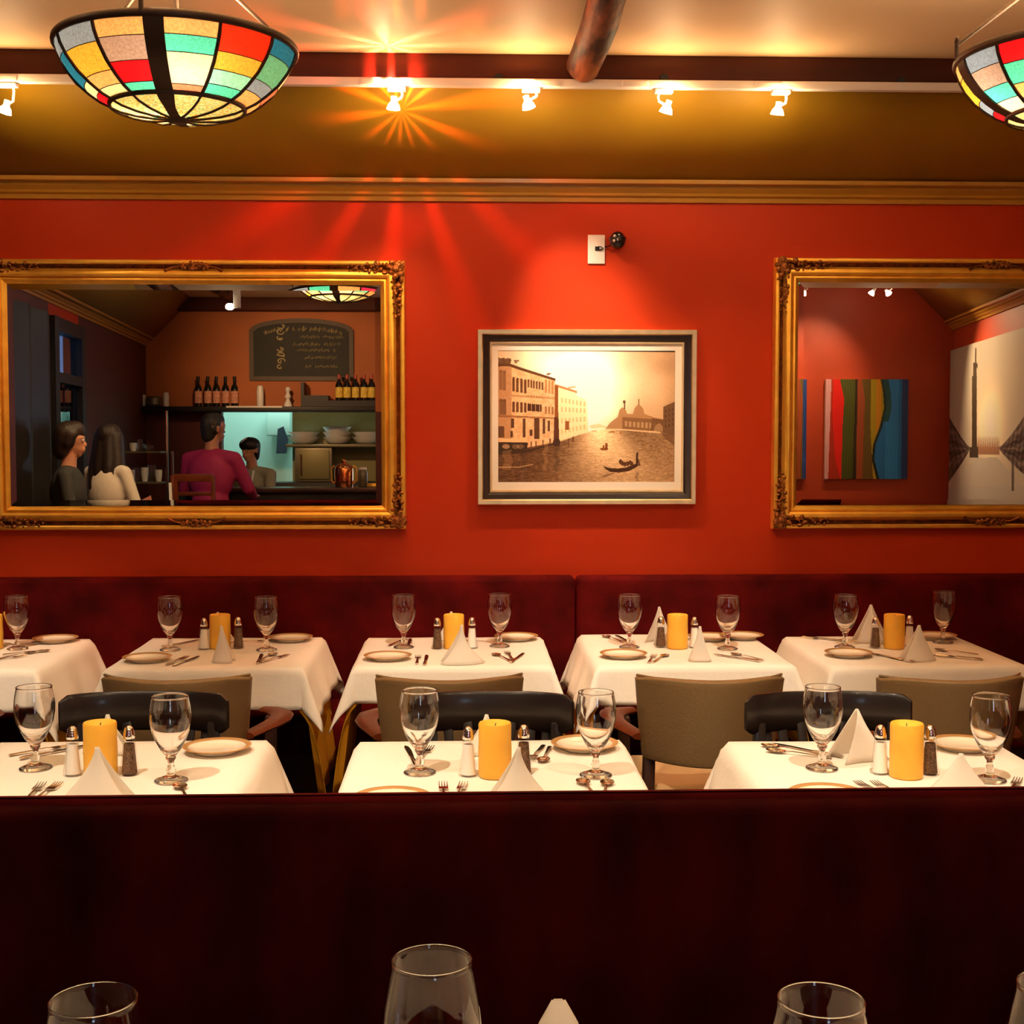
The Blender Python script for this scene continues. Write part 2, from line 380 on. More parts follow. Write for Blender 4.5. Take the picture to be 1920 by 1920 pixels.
# dark glazed door in the left wall
dA, dB = Vector((*on(LW0, LW1, d0), 0)), Vector((*on(LW0, LW1, d1), 0))
dt = (dB-dA).normalized(); dl = (dB-dA).length
bm = B()
for s0, s1 in ((0, .10), (dl-.10, dl)): bar(bm, dA+dt*((s0+s1)/2), dA+dt*((s0+s1)/2)+Vector((0, 0, 2.45)), .10, .10)
for z0, h in ((.1, .2), (2.02, .07), (2.40, .10)): bar(bm, dA+dt*.05+Vector((0, 0, z0)), dA+dt*(dl-.05)+Vector((0, 0, z0)), .09, h)
dd = struct('door_1', bm, M['black'])
bm = B()
for k in range(5):
    p = dA+dt*(.14+k*.16); bar(bm, p+Vector((-.03, 0, .2)), p+Vector((-.03, 0, 2.0)), .02, .10)
obj('door_blind', bm, M['black'], dd)
bm = B(); bar(bm, dA+dt*.1+Vector((0, 0, 1.25)), dA+dt*(dl-.1)+Vector((0, 0, 1.25)), .006, 2.3); obj('door_glass', bm, thin_glass('tinted_door_glass', (.25, .32, .40)), dd)
# tall dark folded partition beside the door
p0 = Vector((*on(LW0, LW1, .36), 0)); p1 = Vector((*on(LW0, LW1, .485), 0))
bm = B(); n3 = Vector((*nL, 0)).normalized()
for k in range(4):
    a = p0.lerp(p1, k/4)+n3*(.02+.05*(k % 2)); b = p0.lerp(p1, (k+1)/4)+n3*(.02+.05*((k+1) % 2))
    bar(bm, a+Vector((0, 0, 1.22)), b+Vector((0, 0, 1.22)), .03, 2.44)
tag(obj('folding_screen', bm, M['black']), 'tall black folding partition against the left wall, seen in the left mirror', 'partition')
# glowing pane and frame added unseen behind the camera to put shine on glasses
PANE = mat('daylight_pane', (.8, .9, 1), .3, emit=(.62, .78, 1), estr=4.5)
for i, (wx0, wx1) in enumerate(((.36, .84),)):
    bm = B()
    for q in ((wx0, wx0+.05, 1.0, 2.3), (wx1-.05, wx1, 1.0, 2.3), (wx0, wx1, 1.0, 1.05), (wx0, wx1, 2.25, 2.3), (wx0, wx1, 1.62, 1.66)): box(bm, q[0], q[1], YB+.002, YB+.05, q[2], q[3])
    wn = struct('window_%d' % (i+1), bm, M['black'])
    bm = B(); box(bm, wx0+.04, wx1-.04, YB+.004, YB+.012, 1.04, 2.26); obj('window_pane', bm, PANE, wn)

# ------------------------------------------------------------------ beams
def log_mesh(pts, rad, seg=24, wob=.06, seed=1):
    rnd = random.Random(seed); bm = B(); n = len(pts); rings = []
    for i, p in enumerate(pts):
        t = (Vector(pts[min(i+1, n-1)])-Vector(pts[max(i-1, 0)])).normalized(); u = t.cross(Vector((0, 0, 1))).normalized(); v = u.cross(t)
        rings.append([bm.verts.new(Vector(p)+(u*math.cos(2*PI*k/seg)+v*math.sin(2*PI*k/seg))*rad[i]*(1+wob*math.sin(3*2*PI*k/seg+i*.5)+wob*.6*math.sin(2*2*PI*k/seg+i*.9)+rnd.uniform(-.015, .015))) for k in range(seg)])
    for a, b in zip(rings, rings[1:]):
        for k in range(seg): bm.faces.new((a[k], a[(k+1) % seg], b[(k+1) % seg], b[k]))
    bm.faces.new(rings[0]); bm.faces.new(rings[-1][::-1]); bmesh.ops.recalc_face_normals(bm, faces=bm.faces[:]); return bm
ybm = -.47
zbt, zbb = H, at(960, 150, y=ybm-.03).z
beam = box(B(), -3.0, 3.9, ybm-.035, ybm+.07, zbb, H+.005, bev=.012)
for v in beam.verts: v.co.z += .003*math.sin(v.co.x*5)
tag(obj('ceiling_beam', beam, M['beam']), 'long dark brown wooden beam running above the white lighting track', 'beam')
bm = box(B(), -3.3, XR, YB+.05, YB+.2, H-.13, H-.003, bev=.01)
tag(obj('ceiling_beam', bm, M['beam']), 'dark brown beam above the chalkboard, seen in the left mirror', 'beam')
for px in (88, 935, 1245, 1690):
    p = at(px, 146 if px < 1600 else 152, y=ybm-.037)
    bm = B(); lathe(bm, [(0, -.003), (.015, -.003), (.017, 0), (.015, .004), (0, .004)], 20); bmesh.ops.rotate(bm, verts=bm.verts, cent=(0, 0, 0), matrix=Matrix.Rotation(PI/2, 3, 'X'))
    o = obj('bolt_head', bm, M['black']); o.location = p
    tag(o, {88: 'dark bolt head in the beam behind the left pendant lamp', 935: 'dark bolt head in the beam left of the log end', 1245: 'dark bolt head in the beam above the third track spotlight', 1690: 'dark bolt head in the beam near the right pendant lamp'}[px], 'bolt')
pl = at(1097, 128, y=-.56)
ys = np.linspace(-.55, -5.2, 26)
lr = .062
pts = [(pl.x-.004+.008*math.sin(i*.7), y, pl.z+.012+.004*math.sin(i)) for i, y in enumerate(ys)]
pts = [(pl.x, -.505, pl.z+.012), (pl.x, -.515, pl.z+.012)]+pts
rad = [lr*.55, lr*.85]+[lr*(1+.04*math.sin(i*.8)) for i in range(26)]
tag(obj('ceiling_log', log_mesh(pts, rad, 28, .035, 3), M['log'], smooth=70), 'rounded reddish brown log running under the ceiling towards the beam', 'log beam')
lx = mirrored(350, 552, -5.0).x
pts = [(lx-.1+.01*math.sin(i), y, H-.02) for i, y in enumerate(np.linspace(-.9, -7.9, 24))]
tag(obj('ceiling_log', log_mesh(pts, [.062]*24, 20, .04, 5), M['log'], smooth=70), 'dark log under the ceiling at left, seen only in the left mirror', 'log beam')

# ------------------------------------------------------------------ track and spotlights
ytr = ybm-.05
zt1, zt0 = at(960, 152, y=ytr).z, at(960, 164.5, y=ytr).z
tr = thing('lighting_track', 'long white lighting track below the dark beam, holding the small spotlights', 'lighting track', (0, ytr, zt0))
bm = B(); box(bm, -3.0, 3.85, -.017, .017, 0, zt1-zt0+.006, bev=.003); obj('rail', bm, M['track'], tr)
for px in (10, 700, 1025, 1190, 1440):
    p = at(px, 160, y=ytr); bm = B(); box(bm, p.x-.05, p.x+.05, -.021, .021, .002, zt1-zt0+.001, bev=.003); obj('joint_cover', bm, M['track'], tr)
def spot_head(px, py, target, label, power, side=1, tilt=(0, 0), glow=True, y=None, loc=None, ang=62, rail_z=None, col=WARM, group='track spotlights'):
    rz = zt0 if rail_z is None else rail_z
    p = loc if loc is not None else at(px, py, y=ytr)
    t = thing('track_spotlight', label, 'spotlight', p, 0, group)
    dz = rz-p.z
    bm = B(); box(bm, -.035+side*.012, .035+side*.012, -.018, .018, dz-.016, dz-.001, bev=.003); obj('adapter', bm, M['track'], t)
    bm = B(); tube(bm, [(side*.03, 0, dz-.012), (side*.034, 0, dz-.03), (side*.03, 0, .030), (side*.008, 0, .018)], .005, 8); obj('arm', bm, M['track'], t)
    d = (Vector(target)-Vector(p)).normalized(); q = Vector((0, 0, -1)).rotation_difference(d).to_matrix()
    bm = B(); lathe(bm, [(0, .026), (.009, .026), (.011, .016), (.013, .012), (.020, .004), (.0255, -.012), (.026, -.014), (.024, -.013), (.019, .002), (0, .006)], 24)
    bmesh.ops.rotate(bm, verts=bm.verts, cent=(0, 0, 0), matrix=q); obj('reflector', bm, M['bulb'], t)
    bm = B(); lathe(bm, [(0, .034), (.012, .034), (.0125, .022), (.009, .022)], 16); bmesh.ops.rotate(bm, verts=bm.verts, cent=(0, 0, 0), matrix=q); obj('socket', bm, M['track'], t)
    lamp('spot_light', 'SPOT', Vector(p)+d*.03, power, col, t, target, .02, ang, .9)
    if loc is None: lamp('back_spill', 'POINT', Vector(p)-d*.045+Vector((0, -.02, 0)), P_SPILL, (1, .60, .26), t, None, .02)
    return t
pic = at(1100, 740, y=0)
heads = [
    (10, 205, (-2.3, -.1, 1.4), 'lit track spotlight cut by the left edge of the photo', P_TRACK*.6, 1),
    (738, 198, (-.35, -.05, 1.75), 'lit track spotlight right of the left pendant lamp, throwing rays', P_TRACK*.7, 1),
    (990, 196, (pic.x+.05, 0, pic.z+.10), 'lit track spotlight between the pendant lamp and the log end', P_TRACK*1.9, 1),
    (1250, 205, (pic.x-.12, 0, pic.z-.3), 'brightest lit track spotlight, just right of the log end', P_TRACK*1.6, -1),
    (1458, 208, (1.0, -.1, .75), 'angled white track spotlight farthest right on the track', P_TRACK*.7, 1),
]
for i, h in enumerate(heads): spot_head(h[0], h[1], h[2], h[3], h[4], h[5], ang=(62, 58, 50, 48, 60)[i], col=(WARM, WARM, TABLE_WARM, TABLE_WARM, WARM)[i])
# dichroic back-spill of the second head: a real lamp's starred leak of red light behind and above the track
def star_light(loc, energy, axes, n, cut, tint, phase=0):
    ld = bpy.data.lights.new('reflector_spill', 'POINT'); ld.energy = energy; ld.shadow_soft_size = .004; ld.use_nodes = True
    nt = ld.node_tree; em = nt.nodes['Emission']
    tc = nt.nodes.new('ShaderNodeTexCoord'); sx = nt.nodes.new('ShaderNodeSeparateXYZ'); nt.links.new(tc.outputs['Normal'], sx.inputs[0])
    def mth(op, a, b=None):
        q = nt.nodes.new('ShaderNodeMath'); q.operation = op
        for i, v in enumerate((a, b)):
            if v is None: continue
            if isinstance(v, (int, float)): q.inputs[i].default_value = v
            else: nt.links.new(v, q.inputs[i])
        return q.outputs[0]
    ang = mth('ADD', mth('ARCTAN2', sx.outputs[axes[0]], sx.outputs[axes[1]]), phase)
    wv = mth('MULTIPLY', mth('MAXIMUM', mth('ADD', mth('SINE', mth('MULTIPLY', ang, n)), -cut), 0), 1/(1-cut))
    cc = nt.nodes.new('ShaderNodeCombineColor')
    for i in range(3): nt.links.new(mth('ADD', mth('MULTIPLY', wv, tint[i]), tint[i+3]), cc.inputs[i])
    nt.links.new(cc.outputs[0], em.inputs['Color']); em.inputs['Strength'].default_value = 1
    o = bpy.data.objects.new('reflector_spill', ld); COL.objects.link(o); o.location = loc
p = at(748, 184, y=ytr+.035)
star_light(p, 9.0, ('X', 'Z'), 14, .1, (1, .12, .01, .02, .01, .001))
p = at(728, 112, y=ybm-.10)
star_light((p.x, ybm-.12, H-.11), 7, ('X', 'Y'), 8, .0, (1, .10, .06, .01, .004, .002), .9)

# ceiling spots over the dining tables, on a track above the picture's upper edge
tr2 = thing('lighting_track', 'white ceiling track above the near tables, outside the picture', 'lighting track', (0, -2.55, H-.03))
bm = B(); box(bm, -2.4, 3.2, -.017, .017, 0, .029, bev=.003); obj('rail', bm, M['track'], tr2)
tr4 = thing('lighting_track', 'white ceiling track above the divider, outside the picture', 'lighting track', (0, -3.45, H-.03))
bm = B(); box(bm, -2.4, 3.2, -.017, .017, 0, .029, bev=.003); obj('rail', bm, M['track'], tr4)
tops = [(-1.55, -1.78, -.75), (-.75, -.9, -.75), (.08, .0, -.80), (.75, .85, -.8), (1.55, 1.75, -.8), (-1.15, -.95, -2.45), (-.35, .25, -2.6), (.95, 1.15, -2.45)]
for i, (x, tx, ty) in enumerate(tops):
    spot_head(0, 0, (tx, ty, .76), ['first', 'third', 'fourth', 'sixth', 'eighth', 'second', 'fifth', 'seventh'][i]+' spotlight from the left on the track above the near tables', P_TABLE*(.28 if ty < -1.5 else .40), loc=Vector((x, -2.55 if ty > -1.5 else -3.45, H-.14)), rail_z=H-.03, ang=(34 if ty > -1.5 else 58), group='spotlights over the tables', col=TABLE_WARM)
# track by the rear wall that lights the canvases and the big print
tr3 = thing('lighting_track', 'track by the rear wall lighting the striped canvases, seen in the right mirror', 'lighting track', (0, -5.35, H-.03))
bm = B(); box(bm, 1.3, 3.75, -.017, .017, 0, .029, bev=.003); obj('rail', bm, M['track'], tr3)
for px, tx, lb in ((1507, 2.3, 'leftmost'), (1635, 2.7, 'middle'), (1665, 3.9, 'rightmost')):
    q = mirrored(px, 549, -5.35)
    spot_head(0, 0, (tx+.1, -6.0 if tx < 3.5 else -4.6, 1.75), lb+' of the three lit bulbs seen at the top of the right mirror', P_REAR*(.45 if tx < 3.5 else 1.1), loc=q, rail_z=H-.03, ang=95, group='spotlights by the rear wall')

# ------------------------------------------------------------------ stained glass pendant lamps
SG = {k: stained('stained_glass_'+k, srgb(*c)) for k, c in dict(tan=(225, 165, 105), cream=(250, 225, 175), teal=(70, 190, 175), pale_teal=(130, 205, 190), red=(235, 45, 20), crimson=(215, 20, 30),
      ochre=(215, 165, 60), grey=(150, 130, 125), slate=(110, 130, 160), blue=(25, 95, 140), green=(80, 150, 130), salmon=(225, 120, 90), magenta=(215, 50, 100), orange=(245, 150, 50), deep_teal=(0, 110, 105), mint=(110, 225, 190)).items()}
def mosaic():
    m = stained('mosaic_glass', (.8, .7, .4)); nt = m.node_tree
    v = nt.nodes.new('ShaderNodeTexVoronoi'); v.inputs['Scale'].default_value = 75
    r = nt.nodes.new('ShaderNodeValToRGB'); els = r.color_ramp.elements
    cols = [(.9, .75, .35), (.95, .9, .7), (.35, .7, .5), (.9, .6, .2), (.95, .85, .5), (.8, .35, .2), (.7, .8, .4)]
    cols = [tuple((c**1.8)*.6 for c in q) for q in cols]
    v.inputs['Scale'].default_value = 60
    els[0].color = (*cols[0], 1); els[1].color = (*cols[-1], 1)
    for i in range(1, 6): e = els.new(i/6); e.color = (*cols[i], 1)
    r.color_ramp.interpolation = 'CONSTANT'
    nt.links.new(v.outputs['Color'], r.inputs[0])
    for n in nt.nodes:
        if n.bl_idname in ('ShaderNodeBsdfTranslucent', 'ShaderNodeBsdfDiffuse'): nt.links.new(r.outputs[0], n.inputs[0])
    return m
MOS = mosaic()
PROF = [(.312, 0), (.303, -.030), (.288, -.058), (.262, -.092), (.230, -.120), (.202, -.140), (.175, -.153)]
def prof_at(t):
    k = t*(len(PROF)-1); i = min(int(k), len(PROF)-2); f = k-i
    return (PROF[i][0]*(1-f)+PROF[i+1][0]*f, PROF[i][1]*(1-f)+PROF[i+1][1]*f)
def bowl_lamp(loc, rz, pans, label, power, name='pendant_lamp'):
    t = thing(name, label, 'pendant lamp', loc, rz, 'stained glass bowl lamps')
    A = lambda r, a, z: Vector((r*math.sin(a), -r*math.cos(a), z))   # a = 0 faces the camera side
    bm = B(); tube(bm, [A(.313, 2*PI*k/72, 0) for k in range(72)], .0085, 10, closed=True, sq=(.8, 1.3)); obj('rim', bm, M['iron'], t)
    bm = B(); tube(bm, [A(.175, 2*PI*k/60, -.153) for k in range(60)], .0065, 8, closed=True, sq=(.9, 1.3)); obj('lower_ring', bm, M['iron'], t)
    for k in range(12):
        a0 = math.radians(k*30); a1 = a0+math.radians(30)
        rows = pans[k]; names = [r[0] for r in rows]; hs = np.cumsum([0]+[r[1] for r in rows]); hs = hs/hs[-1]
        bm = B(); uniq = list(dict.fromkeys(names))
        for i, nme in enumerate(names):
            n = 4
            for j in range(n):
                t0, t1 = hs[i]+(hs[i+1]-hs[i])*j/n, hs[i]+(hs[i+1]-hs[i])*(j+1)/n
                for q in range(3):
                    b0, b1 = a0+(a1-a0)*q/3, a0+(a1-a0)*(q+1)/3
                    r0, z0 = prof_at(t0); r1, z1 = prof_at(t1)
                    f = bm.faces.new([bm.verts.new(p) for p in (A(r0, b0, z0), A(r0, b1, z0), A(r1, b1, z1), A(r1, b0, z1))]); f.material_index = uniq.index(nme)
        bmesh.ops.remove_doubles(bm, verts=bm.verts, dist=1e-5)
        g = obj('glass_panel', bm, [SG[u] for u in uniq], t, 50)
        bm = B()
        for i in range(1, len(names)):
            r0, z0 = prof_at(hs[i]); tube(bm, [A(r0+.0008, a0+(a1-a0)*q/4, z0) for q in range(5)], .0013, 5)
        obj('lead_line', bm, M['iron'], g)
        wide = k in (0, 6)
        bm = B()
        if wide:
            hw = math.radians(4.6)
            for i in range(12):
                r0, z0 = prof_at(i/12); r1, z1 = prof_at((i+1)/12)
                q0, q1 = hw*.312/r0*(1-.15*i/12), hw*.312/r1*(1-.15*(i+1)/12)
                ps = [A(r0+.006, a0-q0, z0), A(r0+.006, a0+q0, z0), A(r1+.006, a0+q1, z1), A(r1+.006, a0-q1, z1)]
                pi = [A(r0-.002, a0-q0, z0), A(r0-.002, a0+q0, z0), A(r1-.002, a0+q1, z1), A(r1-.002, a0-q1, z1)]
                quad(bm, ps); quad(bm, pi[::-1]); quad(bm, (ps[0], ps[3], pi[3], pi[0])); quad(bm, (ps[1], pi[1], pi[2], ps[2]))
            bmesh.ops.remove_doubles(bm, verts=bm.verts, dist=1e-5)
        else:
            tube(bm, [A(prof_at(i/12)[0]+.002, a0, prof_at(i/12)[1]) for i in range(13)], .0048, 8)
        obj('wide_strap' if wide else 'rib', bm, M['iron'], t)
    # shallow mosaic dome under the ring
    dome = [(.173, -.154), (.150, -.164), (.110, -.174), (.065, -.180), (.02, -.182), (0, -.182)]
    bm = B(); lathe(bm, dome, 48); obj('mosaic_dome', bm, MOS, t, 80)
    for k in range(12):
        a0 = math.radians(k*30)
        if k in (0, 6):
            bm = B()
            for (r0, z0), (r1, z1) in zip(dome[:-1], dome[1:]):
                w0, w1 = max(.014, r0*.13), max(.014, r1*.13)
                R = Matrix.Rotation(a0, 3, 'Z'); quad(bm, [R @ Vector(v) for v in ((-w0, -r0, z0-.005), (w0, -r0, z0-.005), (w1, -r1, z1-.005), (-w1, -r1, z1-.005))])
            obj('dome_strap', bm, M['iron'], t)
        else:
            bm = B(); tube(bm, [A(r, a0, z-.003) for r, z in dome[:-1]], .0034, 6); obj('dome_rib', bm, M['iron'], t)
    bm = B(); lathe(bm, [(0, -.180), (.030, -.182), (.034, -.187), (.024, -.193), (0, -.195)], 24); obj('bottom_cap', bm, M['iron'], t)
    top = .27
    for k in (3, 7, 11):
        a = math.radians(k*30+25); e = A(.316, a, .012)
        bm = B(); tube(bm, [e+Vector((0, 0, -.012)), e+Vector((0, 0, .028))], .006, 8)
        tube(bm, [e+Vector((0, 0, .038))+Vector((.013*math.cos(q*PI/6)*math.cos(a), .013*math.cos(q*PI/6)*math.sin(a), .013*math.sin(q*PI/6))) for q in range(12)], .0035, 6, closed=True)
        obj('rod_hook', bm, M['iron'], t)
        bm = B(); tube(bm, [e+Vector((0, 0, .030)), A(.012, a, top)], .0052, 8); obj('hanging_rod', bm, M['iron'], t)
    HC = (H-loc[2])/.95; bm = B(); tube(bm, [(0, 0, top-.02), (0, 0, HC-.03)], .007, 8); sphere(bm, (0, 0, top), .02, seg=12); obj('centre_stem', bm, M['iron'], t)
    bm = B(); lathe(bm, [(0, HC), (.06, HC), (.055, HC-.02), (.02, HC-.035), (0, HC-.035)], 24); obj('ceiling_rose', bm, M['iron'], t)
    q = Vector((.050, -.180, -.066))
    bm = B(); sphere(bm, q, .028, (1, 1, 1.3), 16); obj('bulb', bm, M['bowl_bulb'], t)
    bm = B(); tube(bm, [(0, 0, .10), q+Vector((0, 0, .03))], .006, 8); tube(bm, [(0, 0, top), (0, 0, .09)], .006, 8); obj('bulb_holder', bm, M['iron'], t)
    o = lamp('bulb_light', 'POINT', (0, 0, 0), power, (1, .80, .55), None, size=.03); o.parent = t; o.location = q+Vector((0, 0, .0))
    o = lamp('bulb_light', 'POINT', (0, 0, 0), power*.6, (1, .74, .46), None, size=.04); o.parent = t; o.location = Matrix.Rotation(-rz, 3, 'Z') @ Vector((-.07, .07, -.02))
    o = lamp('uplight', 'SPOT', (0, 0, 0), P_UP, (1, .76, .46), None, size=.05, angle=165, blend=1); o.parent = t; o.location = (.02, 0, .02); o.rotation_euler = (PI, 0, 0)  # extra spot with no bulb of its own, added to light the ceiling
    t.scale = (.95, .95, .95)
    return t
pansL = [ # panels anticlockwise from the wide strap (index 0 = just right of it)
    [('tan', 3.2), ('teal', 2.4), ('cream', 5), ('salmon', 2)], [('red', 5), ('ochre', 2.5), ('pale_teal', 2.6), ('teal', 2.8)],
    [('blue', 3.6), ('green', 4), ('slate', 2.2), ('tan', 3.5)], [('ochre', 3), ('cream', 3), ('salmon', 3), ('tan', 3)],
    [('magenta', 3), ('deep_teal', 4), ('mint', 3), ('cream', 2)], [('tan', 4), ('red', 3), ('mint', 3), ('cream', 3)],
    [('teal', 4.5), ('orange', 3), ('mint', 3.5), ('cream', 2)], [('slate', 4), ('orange', 3), ('crimson', 2), ('tan', 3)],
    [('cream', 3), ('teal', 3), ('grey', 3), ('ochre', 2)], [('slate', 3), ('blue', 4), ('cream', 2), ('crimson', 2)],
    [('slate', 4), ('ochre', 4), ('tan', 2.5), ('cream', 2.6)], [('tan', 4), ('grey', 3.8), ('crimson', 4), ('teal', 2.8)]]
lpos = at(332, 92, z=2.53)
bowl_lamp(lpos, math.radians(1.5), pansL, 'whole stained glass bowl lamp hanging at upper left', P_BOWL)
pansR = [[('cream', 3), ('teal', 3), ('ochre', 3), ('tan', 3)] for _ in range(12)]
pansR[0] = [('slate', 4.2), ('grey', 3.5), ('teal', 3), ('cream', 4)]; pansR[1] = [('crimson', 4.6), ('teal', 3.4), ('tan', 3), ('green', 3)]
pansR[11] = [('tan', 3), ('ochre', 4), ('slate', 2.5), ('crimson', 2.5)]; pansR[2] = [('ochre', 3), ('red', 3), ('blue', 3), ('cream', 3)]
rpos = at(2018, 108, z=2.53)
bowl_lamp(rpos, math.radians(-92.7), pansR, 'stained glass bowl lamp cut off by the right edge of the photo', P_BOWL*.9)

# ------------------------------------------------------------------ wall objects
def frame_ring(bm, x0, x1, z0, z1, prof, mi=None):
    rings = []
    for ins, out in prof:
        rings.append([bm.verts.new(v) for v in ((x0+ins, -out, z0+ins), (x1-ins, -out, z0+ins), (x1-ins, -out, z1-ins), (x0+ins, -out, z1-ins))])
    for i, (a, b) in enumerate(zip(rings, rings[1:])):
        for k in range(4):
            f = bm.faces.new((a[k], a[(k+1) % 4], b[(k+1) % 4], b[k]))
            if mi: f.material_index = mi[i]
    return bm
def acanthus(bm, c, d, L, rnd, dens=26, wd=.024):    # carved scrolls running from c along d (x,z)
    c = Vector(c); d = Vector(d).normalized(); s = Vector((-d.z, 0, d.x))
    for i in range(dens):
        f = i/dens; p = c+d*(L*f)+s*(wd*(1-.55*f)*math.sin(i*2.4))+Vector((0, -.006, 0))
        r = .0075*(1.2-f*.6)*rnd.uniform(.7, 1.25)
        sphere(bm, p, r, (rnd.uniform(.7, 1.7), .9, rnd.uniform(.7, 1.7)), 8)
    for k in range(3):
        b = c+d*(L*(.12+.27*k)); rr = .015-.003*k; sg = 1 if k % 2 else -1
        tube(bm, [b+(d*math.cos(q*.55)+s*sg*math.sin(q*.55))*(rr*(1-q*.085))+Vector((0, -.008-.0007*q, 0)) for q in range(11)], [.0034*(1-.06*q) for q in range(11)], 6)
def big_mirror(pxl, pyt, pxr, pyb, label, glass_tilt=True):
    a = at(pxl, pyt, y=-.05); c = at(pxr, pyb, y=-.05)
    x0, x1, z1, z0 = a.x, c.x, a.z, c.z
    t = thing('wall_mirror', label, 'mirror', ((x0+x1)/2, 0, z0), 0, 'gilt wall mirrors')
    ox, oz = (x0+x1)/2, z0; X0, X1, Z0, Z1 = x0-ox, x1-ox, 0, z1-z0
    W = .104
    prof = [(0, .002), (0, .036), (.004, .044), (.014, .047), (.020, .044), (.023, .030), (.030, .024), (.038, .030), (.044, .044), (.052, .054), (.064, .057), (.073, .052), (.076, .042), (.080, .048), (.086, .050), (.091, .046), (.094, .040), (.100, .036), (W, .030), (W, .010)]
    bm = B(); frame_ring(bm, X0, X1, Z0, Z1, prof, [0]*4+[1, 1, 1]+[0]*12); bmesh.ops.recalc_face_normals(bm, faces=bm.faces[:]); obj('frame', bm, [M['gold'], M['gold_dark']], t, 40)
    rnd = random.Random(5)
    for (cx, cz, sx, sz) in ((X0, Z0, 1, 1), (X1, Z0, -1, 1), (X0, Z1, 1, -1), (X1, Z1, -1, -1)):
        bm = B(); c0 = Vector((cx+sx*.034, -.048, cz+sz*.034))
        acanthus(bm, c0, (sx, 0, 0), .21, rnd); acanthus(bm, c0, (0, 0, sz), .21, rnd); acanthus(bm, c0-Vector((sx*.02, 0, sz*.02)), (sx, 0, sz), .06, rnd, 16, .02)
        sphere(bm, c0+Vector((sx*.004, -.004, sz*.004)), .020, (1, .7, 1), 12)
        for q in range(8): sphere(bm, c0+Vector((math.cos(q*PI/4)*.021, -.004, math.sin(q*PI/4)*.021)), .010, (1, .8, 1), 8)
        obj('corner_carving', bm, M['gold_dark'], t)
    for (cx, cz, dx, dz) in (((X0+X1)/2, Z1-.028, 1, 0), ((X0+X1)/2, Z0+.028, 1, 0)):
        bm = B(); c0 = Vector((cx, -.046, cz)); sphere(bm, c0, .014, (1, .7, 1), 10)
        for sg in (-1, 1):
            acanthus(bm, c0, (sg, 0, 0), .07, rnd, 12, .012)
            zz = -.022 if cz > .5 else .022
            tube(bm, [c0+Vector((sg*.05, -.004, 0)), c0+Vector((sg*.09, -.006, zz*.3)), c0+Vector((sg*.12, -.008, zz))], [.005, .004, .008], 6)
        obj('centre_carving', bm, M['gold_dark'], t)
    # glass: flat field and bevelled border
    g0 = Vector((0, MP.y, MP.z-oz)); ix0, ix1, iz0, iz1 = X0+W-.002, X1-W+.002, Z0+W-.002, Z1-W+.002
    def gy(z): return MP.y-(z-g0.z)*math.tan(ALPHA)*(-1)
    def yy(z): return MP.y - (z+oz-MP.z)*MN.z/MN.y
    bm = B(); bv = .024; dz = bv*math.tan(math.radians(1.6))
    out = [(ix0, iz0), (ix1, iz0), (ix1, iz1), (ix0, iz1)]; inn = [(ix0+bv, iz0+bv), (ix1-bv, iz0+bv), (ix1-bv, iz1-bv), (ix0+bv, iz1-bv)]
    V = lambda x, z, e=0: Vector((x, yy(z)+e, z))
    quad(bm, [V(x, z) for x, z in inn])
    for k in range(4): quad(bm, [V(*out[k], dz), V(*out[(k+1) % 4], dz), V(*inn[(k+1) % 4]), V(*inn[k])])
    obj('mirror_glass', bm, M['mirror'], t, 0)
    bm = B(); box(bm, X0+.02, X1-.02, -.008, -.001, Z0+.02, Z1-.02); obj('backing_board', bm, M['black'], t)
    return t
big_mirror(-38, 484, 761, 993, 'gilt carved mirror on the red wall at left, reflecting the bar and people')
big_mirror(1455, 482, 2262, 990, 'gilt carved mirror at right, cut by the photo edge, reflecting a striped canvas')

# sepia print
a = at(895, 617, y=-.03); c = at(1305, 946, y=-.03)
t = thing('framed_picture', 'sepia canal photograph in a dark and gold frame between the mirrors', 'picture', ((a.x+c.x)/2, 0, c.z))
ox, oz = (a.x+c.x)/2, c.z; X0, X1, Z0, Z1 = a.x-ox, c.x-ox, 0, a.z-c.z
bm = B(); prof = [(0, .002), (0, .030), (.003, .034), (.019, .032), (.023, .028), (.026, .024), (.040, .020), (.052, .014), (.054, .016), (.060, .015), (.062, .010), (.062, .006)]
frame_ring(bm, X0, X1, Z0, Z1, prof, [0, 0, 0, 0, 1, 1, 1, 0, 0, 0, 0]); bmesh.ops.recalc_face_normals(bm, faces=bm.faces[:]); obj('frame', bm, [M['gold_pic'], M['black_frame']], t, 30)
def rel(px, py, y): p = at(px, py, y=y); return (p.x-ox, y, p.z-oz)
p0, p1, p2 = rel(934, 657, -.0075), rel(1266, 660, -.0075), rel(934, 904, -.0075)
i0, i1, i2, i3 = rel(925, 647, -.008), rel(1280, 916, -.008), 0, 0
bm = B(); xs = [X0+.058, p0[0], p1[0], X1-.058]; zs_ = [Z0+.058, p2[2], p0[2], Z1-.058]
for (xa, xb, za, zb_) in ((xs[0], xs[3], zs_[0], zs_[1]), (xs[0], xs[3], zs_[2], zs_[3]), (xs[0], xs[1], zs_[1], zs_[2]), (xs[2], xs[3], zs_[1], zs_[2])):
    box(bm, xa, xb, -.009, -.003, za, zb_)
obj('mat_board', bm, M['matboard'], t, 0)
